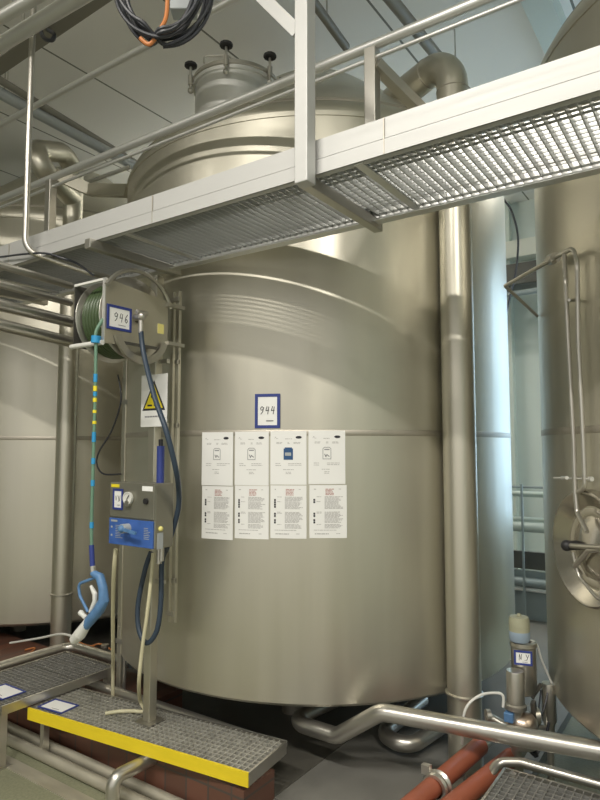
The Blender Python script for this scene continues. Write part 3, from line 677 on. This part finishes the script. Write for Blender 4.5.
# ------------------------------------------------------------------ platforms
def grating_panel(parent, o, u, v, W, D, z, name='grating', sp=.034, m=None):
    o = V((o[0], o[1], 0)); u = V((*u, 0)).normalized(); v = V((*v, 0)).normalized(); g = MB()
    n = int(W/sp)
    for i in range(n+1):
        c = o+u*(W*i/n)+v*(D/2)+V((0, 0, z-.014)); g.obox(c, (u, v, (0, 0, 1)), (.0028, D/2, .014))
    n = int(D/sp)
    for i in range(n+1):
        c = o+v*(D*i/n)+u*(W/2)+V((0, 0, z-.011)); g.obox(c, (u, v, (0, 0, 1)), (W/2, .0028, .010))
    return g.build(name, m or GRATED, parent, smooth=False)
FLc, FRc, BLc, BRc = at_z(29, 708, ZP), at_z(248, 773, ZP), at_z(96, 691, ZP), at_z(305, 748, ZP)
u = (FRc-FLc); W = u.length; u.normalize(); v = V((-u.y, u.x, 0)); D = ((BLc-FLc).dot(v)+(BRc-FRc).dot(v))/2
print('plat', FLc, FRc, BLc, BRc, W, D)
o = V((FLc.x, FLc.y, 0)); vs = (v*1.0-u*-.12).normalized()
yp = thing('step_platform', 'low grating platform with a yellow front edge carrying the square post', 'platform', (o+u*(W/2)+v*(D/2)).to_tuple(), 'low grating platforms')
grating_panel(yp, o+v*.01, u.xy, v.xy, W, D, ZP, m=GRATEP)
P('yellow kick strip', MB().obox(o+u*(W/2)+V((0, 0, ZP-.031)), (u, v, (0, 0, 1)), (W/2+.004, .006, .033)).build('front_edge', YELLOW, yp, smooth=False))
for k, nm in ((0, 'side_edge'), (W, 'side_edge')): MB().obox(o+u*k+v*(D/2)+V((0, 0, ZP-.03)), (u, v, (0, 0, 1)), (.005, D/2, .031)).build(nm, PIPE, yp, smooth=False)
MB().obox(o+u*(W/2)+v*D+V((0, 0, ZP-.03)), (u, v, (0, 0, 1)), (W/2, .005, .031)).build('back_edge', PIPE, yp, smooth=False)
for a, b in ((.08, .05), (W-.06, .05), (.08, D-.05), (W-.06, D-.05)):
    p = o+u*a+v*b; zf = .19 if (p.y > 2.36-.03 and p.x < -1.87) else 0
    MB().box((p.x-.018, p.y-.018, zf), (p.x+.018, p.y+.018, ZP-.028)).build('leg', PIPE, yp, smooth=False)
S = plane(at_z(34, 707.5, ZP+.004), u, v)
label_frame('number_card', plane(o+u*.035+v*.03+V((0, 0, ZP+.001)), u, v), .2, .13, 'N', 'blue framed card lying on the left end of the yellow-edged platform', 'card', .001, .1, .012)

LX0, LX1, LY0, LY1, LZ = -3.99, -3.455, 2.03, 2.82, .34
lpf = thing('step_platform', 'dark grating platform on legs at the left edge, with pipe rim', 'platform', ((LX0+LX1)/2, (LY0+LY1)/2, 0), 'low grating platforms')
grating_panel(lpf, (LX0, LY0), (1, 0), (0, 1), LX1-LX0, LY1-LY0, LZ)
MB().box((LX1-.006, LY0, LZ-.05), (LX1+.006, LY1, LZ+.002)).build('side_edge', PIPE, lpf, smooth=False)
MB().box((LX0-.006, LY0, LZ-.05), (LX0+.006, LY1, LZ+.002)).build('side_edge', PIPE, lpf, smooth=False)
P('yellow kick strip', MB().box((LX0, LY0-.006, LZ-.055), (LX1-.04, LY0+.006, LZ+.003)).build('front_edge', YELLOW, lpf, smooth=False))
MB().box((LX0, LY1-.006, LZ-.05), (LX1, LY1+.006, LZ+.002)).build('back_edge', PIPE, lpf, smooth=False)
for x, y in ((LX1-.02, LY0+.02), (LX0+.02, LY0+.02), (LX1-.02, LY1-.04), (LX0+.02, LY1-.04)):
    zf = .19 if y > 2.36 else 0
    lg = MB().box((x-.02, y-.02, zf), (x+.02, y+.02, LZ-.03)).build('leg', PIPE, lpf, smooth=False)
    MB().box((x-.045, y-.045, zf), (x+.045, y+.045, zf+.008)).build('foot_plate', PIPE, lg, smooth=False)
label_frame('number_card', plane((LX1-.30, LY0+.05, LZ+.001), (1, 0, 0), (0, 1, 0)), .22, .15, 'N', 'blue framed card lying on the front corner of the left dark platform', 'card', .001, .1, .012)
lpx = at_z(41, 636, LZ+.03)
tag(MB().tube([(LX0-.09, 1.4, LZ+.0), (LX0-.09, LY1+.1, LZ+.0), (LX1+.05, LY1+.1, LZ+.0)], .034, .1, n=20).build('rim_pipe', PIPE),
    'stainless pipe bending around the back of the left dark platform', 'pipe')

# lower right grating
rg0 = at_z(505, 768, .3)
RX0, RY1 = rg0.x, rg0.y
rp = thing('step_platform', 'grating platform in the bottom right corner beside the red pipes', 'platform', (RX0+.5, RY1-.5, 0), 'low grating platforms')
grating_panel(rp, (RX0, RY1-1.1), (1, 0), (0, 1), 1.1, 1.1, .3)
for a, b in (((RX0-.006, RY1-1.1, .25), (RX0+.006, RY1, .302)), ((RX0, RY1-.006, .25), (RX0+1.1, RY1+.006, .302))): MB().box(a, b).build('edge_strip', PIPE, rp, smooth=False)
for x, y in ((RX0+.03, RY1-.04), (RX0+1.05, RY1-.04), (RX0+.03, RY1-1.05)): MB().box((x-.02, y-.02, 0), (x+.02, y+.02, .27)).build('leg', PIPE, rp, smooth=False)
MB().cyl((RX0+.05, RY1-.05, .3), (RX0+.05, RY1-.05, .312), .016, n=8).build('fixing_bolt', PIPE, rp)
rz0 = at_z(492, 764, .32)
tag(MB().tube([(rz0.x-.05, RY1-.15, .2), (rz0.x-.0, RY1+.06, .29), (rz0.x+.1, RY1+.075, .31), (RX0+1.2, RY1+.075, .31)], .022, .06, n=20).build('rim_pipe', PIPE), 'pale pipe along the back of the bottom right grating', 'pipe')

# ------------------------------------------------------------------ process pipes
e1 = at_z(381, 712, .45); e2 = at_z(600, 751, .45)
dirn = (e2-e1).normalized()
tag(MB().tube([at_z(338, 700, .26)+V((0, .1, 0)), at_z(290, 721, .26), at_z(337, 736, .26), e1, e2+dirn*1.0], .043, [.1, .1, .1], n=28, seg=10).build('process_pipe', PIPE),
    'thick stainless pipe bending out from under the middle tank and running right', 'pipe')
tag(MB().tube([(-1.72, 3.9, .16), (-1.75, 3.38, .13), (-1.55, 3.3, .13), (-1.45, 3.8, .16)], .045, .1, n=24).build('drain_bend', PIPE), 'stainless pipe bend in the shade under the middle tank', 'pipe')
for px0, py0, px1, py1, lab, z, mm in ((480, 746, 418, 800, 'red-brown pipe with a clamp ring, left of the pair', .27, REDP), (512, 757, 455, 803, 'orange-red pipe beside the bottom right grating', .24, REDP)):
    a = at_z(px0, py0, z); b = at_z(px1, py1, z); d = (b-a).normalized()
    t = thing('red_pipe', lab, 'pipe', ((a.x+b.x)/2, (a.y+b.y)/2, 0), 'red pipes at the bottom right')
    MB().cyl(a, b+d*.8, .044, n=28).build('pipe', mm, t)
    MB().cyl(a-d*.0, a-d*.10, .041, .032, n=28).build('steel_end', PIPE, t)
    if 'clamp' in lab:
        k = at_z(437, 786, z); MB().lathe([(.044, -.03), (.058, -.03), (.064, -.018), (.054, -.007), (.054, .007), (.064, .018), (.058, .03), (.044, .03)], k, d, n=32).build('clamp_ring', PIPE, t)
        MB().obox(k+V((-.05, 0, .06)), ((1, 0, 0), (0, 1, 0), (0, 0, 1)), (.02, .015, .02)).build('clamp_screw', PIPE, t)
    for q in (a+d*.25, a+d*1.0): MB().box((q.x-.03, q.y-.02, 0), (q.x+.03, q.y+.02, q.z-.045)).build('support', STEELD, t, smooth=False)
for i, (y, z, lab) in enumerate(((2.6, .08, 'low stainless pipe crossing under the red pipes, nearer one'), (2.76, .08, 'low stainless pipe crossing under the red pipes, farther one'))):
    tag(MB().cyl((-1.2, y, z), (.3, y, z), .04, n=20).build('floor_pipe', PIPE), lab, 'pipe', 'low pipes under the red pipes')
# pipe-shaped bars added for pale light stripes along the plinth foot
for i, (y, r, lab) in enumerate(((2.315, .03, 'pale bar as a light stripe under the platforms, closest to the tiled plinth'), (2.225, .03, 'pale bar as a light stripe under the platforms, nearer the bare concrete'))):
    tag(MB().cyl((-6.5, y, r), (-1.98, y, r), r, n=20).build('floor_pipe', STRIPEP), lab, 'pipe', 'light stripe bars along the plinth')
struct(MB().box((XW0, 2.06, 0), (-1.98, 2.14, .006)).build('trim_11', STRIPEP, smooth=False))  # flat strip added as one more pale light stripe on the floor
tag(MB().cyl((-3.6, 2.73, .226), (-2.05, 2.73, .226), .035, n=20).build('floor_pipe', PIPE), 'stainless pipe lying on the plinth behind the yellow-edged platform', 'pipe')
sp0 = at_z(113, 778, .17)
tag(MB().tube([(sp0.x, sp0.y, 0), (sp0.x, sp0.y, .17), (sp0.x+.02, sp0.y+.42, .17)], .034, .05, n=20).build('stub_pipe', PIPE), 'short bent pipe rising from the floor under the yellow-edged platform', 'pipe')

# ------------------------------------------------------------------ valve unit
vd = 3.2; vc = at_d(521, 690, vd); vx, vy = vc.x, vc.y; zz_ = lambda py: at_d(521, py, vd).z
vu = thing('pneumatic_valve', 'stainless valve with an olive cap and blue framed tag beside the right tank', 'valve', (vx, vy, 0))
pr = pxd(1, vd)
MB().lathe([(.001, zz_(617)), (9*pr, zz_(618)), (10*pr, zz_(622)), (10*pr, zz_(632))], (vx, vy, 0), n=28).ball((vx, vy, zz_(617)), .012).build('cap', OLIVEC, vu)
MB().lathe([(10*pr, zz_(632)), (10.3*pr, zz_(633)), (10*pr, zz_(640)), (9*pr, zz_(642))], (vx, vy, 0), n=28).build('cap_ring', BLUECAP, vu)
MB().lathe([(9*pr, zz_(642)), (13*pr, zz_(643)), (13*pr, zz_(647)), (12*pr, zz_(648)), (12*pr, zz_(690)), (9*pr, zz_(694))], (vx+.012, vy+.02, 0), n=32).build('actuator', PIPE, vu)
v2 = at_d(515.5, 690, vd-.07)
MB().lathe([(.001, zz_(666)), (8*pr, zz_(666)), (8.5*pr, zz_(668)), (8.5*pr, zz_(697)), (10.5*pr, zz_(698)), (10.5*pr, zz_(702)), (6*pr, zz_(704)), (6*pr, zz_(712))], (v2.x, v2.y, 0), n=28).build('pilot_cylinder', PIPE, vu)
P('faintly copper tinted valve body', MB().ball((v2.x+.02, v2.y+.03, zz_(718)), 15*pr, (1, 1, .85), 28).build('valve_body', COPPER, vu))
MB().cyl((v2.x, v2.y, zz_(722)), (v2.x, v2.y, .0), .028).build('lower_stem', PIPE, vu)
v3 = at_d(549, 700, vd+.05)
MB().lathe([(.001, zz_(687)), (6.5*pr, zz_(687)), (7*pr, zz_(690)), (7*pr, zz_(724)), (5*pr, zz_(728)), (5*pr, zz_(740))], (v3.x, v3.y, 0), n=24).build('side_cylinder', PIPE, vu)
MB().cyl((v3.x, v3.y, zz_(735)), (vx, vy, zz_(725)), .025).cyl((v3.x, v3.y, zz_(735)), (v3.x, v3.y, 0), .018).build('cross_pipe', PIPE, vu)
p5 = at_d(488, 716, vd+.02)
MB().cyl(p5, (v2.x, v2.y, zz_(724)), .02).cyl(p5-RT*.01, p5+RT*.012, .034).build('inlet_pipe', PIPE, vu)
MB().bar(at_d(532, 698, vd-.03), at_d(541, 684, vd), .01, .02).bar(at_d(533, 702, vd-.05), at_d(536, 722, vd-.03), .02, .03).build('yoke_bracket', DARKST, vu)
MB().tube([at_d(510, 738, vd-.02), at_d(530, 740, vd-.05), at_d(536, 756, vd-.05)], .014, .02).build('drain_lever', BLACK, vu)
P('blue air fitting', MB().box((v2.x-.045, v2.y-.06, zz_(713)), (v2.x-.0, v2.y-.02, zz_(704))).build('air_fitting', BLUEG, vu, bevel=.004))
fx = MB().cyl(at_d(541, 690, vd), at_d(538, 715, vd-.02), .004).spline([at_d(548, 691, vd+.03), at_d(545, 705, vd), at_d(540, 720, vd-.02), at_d(534, 738, vd-.03)], .005, 8); fx.build('cable', CABLE, vu)
vn = V((-vx, -vy, 0)).normalized(); vr = V((0, 0, 1)).cross(vn)
ts = V((vx+.012, vy+.02, 0))+vn*(12*pr+.004)+V((0, 0, zz_(662)))-vr*.045
label_frame('number_sign', plane(ts, vr, (0, 0, 1)), .085, .068, 'N.Y', 'blue framed tag on the valve beside the right tank', 'sign', .03, .25, .01)
MB().lathe([(8*pr, -.02), (13*pr, -.018), (13*pr, .018), (8*pr, .02)], (v2.x+.02, v2.y+.03, zz_(735)), n=28).build('clamp_ring', PIPE, vu)
k_ = at_d(536, 716, vd-.02); MB().lathe([(.02, -.014), (.042, -.012), (.042, .012), (.02, .014)], k_, RT, n=24).build('clamp_ring', PIPE, vu)
MB().spline([at_d(500, 735, vd-.05), at_d(512, 742, vd-.1), at_d(525, 745, vd-.1), at_d(535, 755, vd-.06), at_d(545, 738, vd-.02), at_d(549, 722, vd+.0)], .007, 8).build('cable', CABLE, vu)
wh = tag(MB().spline([at_d(503, 707, vd-.08), at_d(503, 696, vd-.08), at_d(496, 693, vd-.08), at_d(481, 695, vd-.1), at_d(468, 705, vd-.12), at_d(463, 720, vd-.12), at_d(462, 744, vd-.1)], .007, 10).build('air_hose', PLASW), 'white air hose arching left from the valve over the stainless pipe', 'hose')
wh2 = tag(MB().spline([at_d(530, 640, vd), at_d(537, 645, vd+.02), at_d(541, 658, vd+.03), at_d(548, 675, vd+.05), at_d(555, 690, vd+.06)], .005, 8).build('air_hose', PLASW), 'pale air hose from the valve cap down to the side cylinder', 'hose')

# ------------------------------------------------------------------ spray tubes on the right tank
def T(px, py, off): return on_tank(px, py, TR, R+off)
k = .06
sa = thing('spray_pipe', 'thin bent cleaning tubes running down the right tank to its hatch', 'pipe', T(577, 488, k))
tipd = T(545, 262, k); tip = tipd + (T(536, 266, k)-tipd).normalized()*.01
free = at_d(505, 286, 3.35)
MB().tube([free, T(556, 257, k), T(573, 248, k), T(577, 262, k), T(578, 340, k), T(583, 440, k), T(585, 488, k), T(578, 492, k)], .0105, .04, n=12).build('outer_tube', PIPE, sa)
MB().tube([T(564, 254, k), T(568, 340, k), T(573.5, 440, k), T(575, 490, k), T(577, 512, k), T(587, 532, .09)], .0105, .03, n=12).build('inner_tube', PIPE, sa)
MB().cyl(T(550, 260, k), T(555.5, 257.5, k), .026).cyl(T(551.5, 256, k+.01), T(554, 262, k+.01), .012).build('union_clamp', PIPE, sa)
MB().cyl(T(554, 478, k+.0), T(592, 479, k+.0), .005).cyl(T(562, 478, k), T(567, 478, k), .009).cyl(T(589, 479, k), T(592, 479, k), .011).build('pipe_clip', BRIGHT, sa)
for q in ((569, 300), (574, 478)): MB().cyl(T(q[0], q[1], -.01), T(q[0], q[1], k), .007).build('stand_off', PIPE, sa)
MB().tube([free+V((0, 0, 0)), free+RT*.12+V((.0, .2, -.13))], .009).build('branch_tube', PIPE, sa)

# ------------------------------------------------------------------ background behind the gap
YRK = 6.6
rk = thing('pipe_rack', 'pale rack of horizontal pipes seen through the gap between tanks', 'rack', (-1.6, YRK, 0))
for py, r, m in ((487, .012, GREYB), (494, .03, PAINTG), (519, .022, PAINTG), (527, .05, PAINTW), (582, .05, GREYB), (589, .022, WHITE)):
    z = at_y(525, py, YRK).z; MB().cyl((-3.2, YRK, z), (-.6, YRK, z), r, n=16).build('rail', m, rk)
for x in (at_y(524, 520, YRK).x, -3.1, -.7): MB().box((x-.01, YRK-.07, 0), (x+.01, YRK-.05, at_y(525, 484, YRK).z)).build('upright', GREYB, rk, smooth=False)
z0, z1 = at_y(525, 568, YRK+.1).z, at_y(525, 551, YRK+.1).z
P('dark grey tray', MB().box((-3.2, YRK+.06, z0), (-.6, YRK+.12, z1)).build('tray', DARKST, rk, smooth=False))
MB().box((-3.2, YRK+.06, 0), (-.6, YRK+.1, z0-.02)).build('lower_panel', GREYB, rk, smooth=False)
zd0, zd1 = at_y(520, 287, 7.6).z, at_y(520, 266, 7.6).z
dk = thing('air_duct', 'dark duct crossing high between the tanks, under the cream beam', 'duct', (-2.2, 7.6, zd0))
MB().box((-4.6, 7.45, zd0), (-.4, 7.75, zd1)).build('casing', DARKST, dk, smooth=False, bevel=.01)
MB().cyl((-4.6, 7.5, zd0-.1), (-.4, 7.5, zd0-.1), .03).build('lower_rail', GREYB, dk)
for x in (-4.4, -.6): MB().cyl((x, 7.6, zd1), (x, 7.6, ZC), .01).build('hanger', GREYB, dk)
tag(MB().spline([V((at_y(500, 188, 7).x, 7, ZC)), at_y(502, 195, 7), at_y(511, 210, 7), at_y(517, 230, 7), at_y(518, 249, 7), at_y(515, 275, 7), at_y(508, 305, 7), at_y(505, 330, 7)], .012, 8).build('hanging_cable', CABLE), 'black cable hanging in the gap between the middle and right tanks', 'cable')

# ------------------------------------------------------------------ ceiling services
def ceil_pipe(pa, pb, z, r, m, name, lab, cat='pipe', ext=(1.5, .6), group=None):
    a, b = at_z(*pa, z), at_z(*pb, z); d = (b-a).normalized(); a2, b2 = a-d*ext[0], b+d*ext[1]
    t = thing(name, lab, cat, ((a.x+b.x)/2, (a.y+b.y)/2, z-r), group)
    MB().cyl(a2, b2, r, n=20).build('pipe', m, t)
    for f in (.25, .8):
        q = a2.lerp(b2, f); MB().cyl(q, (q.x, q.y, ZC), .006, n=8).build('hanger_rod', PIPE, t)
    return t
ceil_pipe((0, 45), (75, 0), 4.1, .04, BRIGHT, 'ceiling_pipe', 'bright pipe crossing the top left corner above the cable tray', ext=(2, 1.2))
ceil_pipe((0, 18), (38, -4), 4.1, .032, BRIGHT, 'ceiling_pipe', 'slimmer bright pipe nearest the top left corner', ext=(2, 1.2))
ceil_pipe((0, 80), (110, 147), 4.55, .028, GREYC, 'ceiling_conduit', 'thin dark conduit under the ceiling, upper of two above the left tank', ext=(.8, 1.5))
ceil_pipe((0, 93), (105, 150), 4.5, .045, PLASG, 'ceiling_conduit', 'grey conduit under the ceiling, lower of two above the left tank', ext=(.8, 1.5))
ceil_pipe((312, 0), (346, 47), 4.6, .03, GREYC, 'ceiling_conduit', 'dark conduit ending just right of the near hanger post', ext=(1, 0))
ceil_pipe((390, -2), (416, 30), 4.6, .04, GREYC, 'ceiling_conduit', 'dark conduit under the ceiling above the big pipe elbow', ext=(1, 1.2))
a, b = at_z(0, 66, 4.25), at_z(98, -2, 4.25); d = (b-a).normalized()
ct = thing('cable_tray', 'dark cable tray running under the ceiling at top left', 'cable tray', (a+b)/2)
MB().bar(a-d*1.5, b+d*1.0, .10, .012).build('tray_floor', GREYC, ct, smooth=False)
n_ = d.cross(V((0, 0, 1)))
for sgn in (-1, 1): MB().bar(a-d*1.5+n_*.05*sgn+V((0, 0, .025)), b+d*1.0+n_*.05*sgn+V((0, 0, .025)), .006, .06).build('side_rail', GREYC, ct, smooth=False)
for j, off in enumerate((-.03, 0, .03)): MB().cyl(a-d*1.5+n_*off+V((0, 0, .02)), b+d*1.0+n_*off+V((0, 0, .02)), .012, n=8).build('cable', CABLE, ct)
for f in (.1, .5, .9):
    q = (a-d*1.5).lerp(b+d, f); MB().cyl(q, (q.x, q.y, ZC), .008, n=8).build('hanger_rod', PIPE, ct)
tag(MB().spline([at_z(48, 30, 4.23), at_z(54, 34, 4.1), at_z(52, 40, 4.05), at_z(44, 38, 4.1), at_z(40, 28, 4.23)], .012, 8).build('black_cable', CABLE), 'short black cable loop drooping from the tray at top left', 'cable')
# coil of black cable hanging from the ceiling
cd_ = 2.6; cc = at_d(163, -22, cd_)
coil = []
rnd = random.Random(11); L = 9
for i in range(L*20):
    a = 2*PI*i/20; ph = i//20; rr = pxd(43, cd_)+.022*math.sin(ph*2.1+1)+.010*math.sin(a*2+ph); sag = pxd(64, cd_)+.02*math.cos(ph*1.7)
    dep = .04*math.sin(ph*1.3+a*.5)+.02*math.cos(ph*2.7)
    coil.append(cc+RT*(rr*math.sin(a))+V((0, 0, -sag*math.cos(a)*(1.0 if math.cos(a) > 0 else .8)))+V((FWD.x, FWD.y, 0))*dep)
cl = thing('cable_coil', 'hanging coil of black cable at the top of the picture', 'cable coil', cc)
MB().sweep(catmull(coil, 3), .0085, 8).build('cable', CABLE, cl)
P('brown cable', MB().spline([cc+RT*pxd(4, cd_)+V((0, 0, .1)), at_d(167, 10, cd_-.03), at_d(161, 28, cd_-.05), at_d(150, 44, cd_-.03), at_d(140, 38, cd_-.03)], .009, 8).build('brown_cable', ORANGE, cl))
hk = cc+V((0, 0, pxd(38, cd_)))
MB().cyl(hk-V((0, 0, .05)), (hk.x, hk.y, ZC), .012).build('hook_rod', PIPE, cl)
bb = at_d(184, 4, 2.75)
jb = thing('junction_box', 'grey box hanging at the top behind the cable coil', 'box', bb)
MB().obox(bb, (RT, RT.cross(V((0, 0, 1))), (0, 0, 1)), (.055, .04, .05)).build('box', PLASG, jb, smooth=False, bevel=.006)
MB().cyl(bb+V((0, 0, .04)), (bb.x, bb.y, ZC), .012).build('drop_rod', PIPE, jb)
# small rails and bracket left of the middle tank top
for pa, pb, lab in (((88, 171), (118, 160), 'short bright bar left of the middle tank top, upper one'), ((88, 182), (130, 167), 'short bright bar left of the middle tank top, lower one')):
    a, b = at_d(*pa, 5.2), at_d(*pb, 4.95)
    tag(MB().cyl(a-(b-a)*.3, b+(b-a)*.0, .016).build('small_bar', BRIGHT), lab, 'bar', 'short bars by the middle tank top')
a, b, c_ = at_d(50, 172, 5.0), at_d(90, 190, 4.95), at_d(128, 191, 4.7)
tag(MB().bar(a, b, .06, .09).bar(b, c_, .06, .09).build('support_brace', STEEL, smooth=False), 'bent steel beam bracing the left pipe to the middle tank', 'beam')

# ------------------------------------------------------------------ clutter at the plinth
rnd = random.Random(4)
for i, (px, py, r, h_) in enumerate(((98, 632, .035, .1), (105, 636, .03, .16), (88, 640, .028, .07))):
    p = at_y(px, py+10, 3.02)
    q = V((p.x, 3.02, .19))
    t = thing('pipe_fitting', ['stubby metal fitting on the plinth below the spray gun', 'taller metal fitting on the plinth right of the spray gun', 'smallest metal fitting on the plinth below the gun nozzle'][i], 'fitting', q, 'pipe fittings on the plinth')
    MB().lathe([(r, 0), (r, h_*.6), (r*.7, h_*.65), (r*.7, h_)], q, n=20).build('body', PIPE, t)
    MB().lathe([(.001, h_), (r*.95, h_), (r*.95, h_+.02), (.001, h_+.02)], q, n=20).build('collar', STEELD, t)
for i, pts in enumerate((((25, 650), (35, 648), (30, 655), (45, 652)), ((78, 642), (90, 646), (100, 644), (112, 650)), ((72, 640), (80, 645), (95, 648), (108, 654)))):
    P3 = [at_z(x, y, .20) for x, y in pts]
    tag(MB().spline(P3, .007, 8).build('orange_cable', ORANGE), ['short orange cable scrap by the left platform rim pipe', 'orange cable on the plinth just below the spray gun', 'orange cable on the plinth behind the rim pipe corner'][i], 'cable', 'orange cable scraps')
wp = [at_d(75, 637, 3.3), at_z(60, 637, .45), at_z(35, 641, .38), at_z(10, 645, .36)]
tag(MB().spline([G(75, 637), at_d(60, 634, 3.5), at_d(40, 638, 3.8), at_d(10, 643, 4.1)], .006, 8).build('thin_tube', PLASW), 'thin pale tube trailing left from the spray gun nozzle', 'tube')

# ------------------------------------------------------------------ lamps
def lamp(x, y, label, power, L=1.6, z=ZC-.12, up=0):
    t = thing('ceiling_lamp', label, 'lamp', (x, y, z), 'strip lamps on the ceiling')
    MB().box((x-L/2, y-.09, z+.02), (x+L/2, y+.09, (z+.09) if up else ZC)).build('housing', PLASW, t, smooth=False)
    if up:  # uplight added to brighten the ceiling above the tanks
        for dx in (-.6, .6): MB().cyl((x+dx, y, z+.08), (x+dx, y, ZC), .006, n=8).build('hanger_rod', PIPE, t)
        ul = bpy.data.lights.new('fill_uplight', 'AREA'); ul.shape = 'RECTANGLE'; ul.size = L; ul.size_y = .14; ul.energy = up; ul.color = (1, .95, .86)
        uo = bpy.data.objects.new('fill_uplight', ul); C.objects.link(uo); uo.parent = t; uo.location = (0, 0, .1); uo.rotation_euler = (PI, 0, 0)
    MB().box((x-L/2+.02, y-.07, z), (x+L/2-.02, y+.07, z+.02)).build('diffuser', LAMPM, t, smooth=False)
    ld = bpy.data.lights.new('lamp_light', 'AREA'); ld.shape = 'RECTANGLE'; ld.size = L; ld.size_y = .14; ld.energy = power; ld.color = (1, .95, .87)
    lo = bpy.data.objects.new('lamp_light', ld); C.objects.link(lo); lo.parent = t; lo.location = (0, 0, -.012)
for x, n in ((-4.4, 'furthest left'), (-1.6, 'middle'), (1.2, 'right')):
    lamp(x, -.85, 'white ceiling strip lamp in the aisle in front of the tanks, %s one' % n, {-4.4: 24, -1.6: 105, 1.2: 125}[x])
for x, n in ((-4.4, 'left'), (.3, 'right')):  # unseen lamps added to brighten the ceiling and back wall
    lamp(x, 6.4, 'added unseen strip lamp behind the tanks for fill light, %s one' % n, 34, z=4.1 if x < 0 else 4.72, up=45 if x < 0 else 10)
ld = bpy.data.lights.new('window_light', 'AREA'); ld.shape = 'RECTANGLE'; ld.size = 5.5; ld.size_y = 3.2; ld.energy = 40; ld.color = (.5, .74, 1)
lo = bpy.data.objects.new('window_light', ld); C.objects.link(lo); lo.location = (1.5, YW1-.1, 2.55); lo.rotation_euler = (-PI/2, 0, 0)

# ------------------------------------------------------------------ world and colour
wd = bpy.data.worlds.new('world'); bpy.context.scene.world = wd; wd.use_nodes = True
wd.node_tree.nodes['Background'].inputs[0].default_value = (1, .97, .90, 1); wd.node_tree.nodes['Background'].inputs[1].default_value = .60
vs_ = bpy.context.scene.view_settings
vs_.view_transform = 'Standard'; vs_.look = 'None'; vs_.exposure = 0.36; vs_.gamma = 1; vs_.use_curve_mapping = False
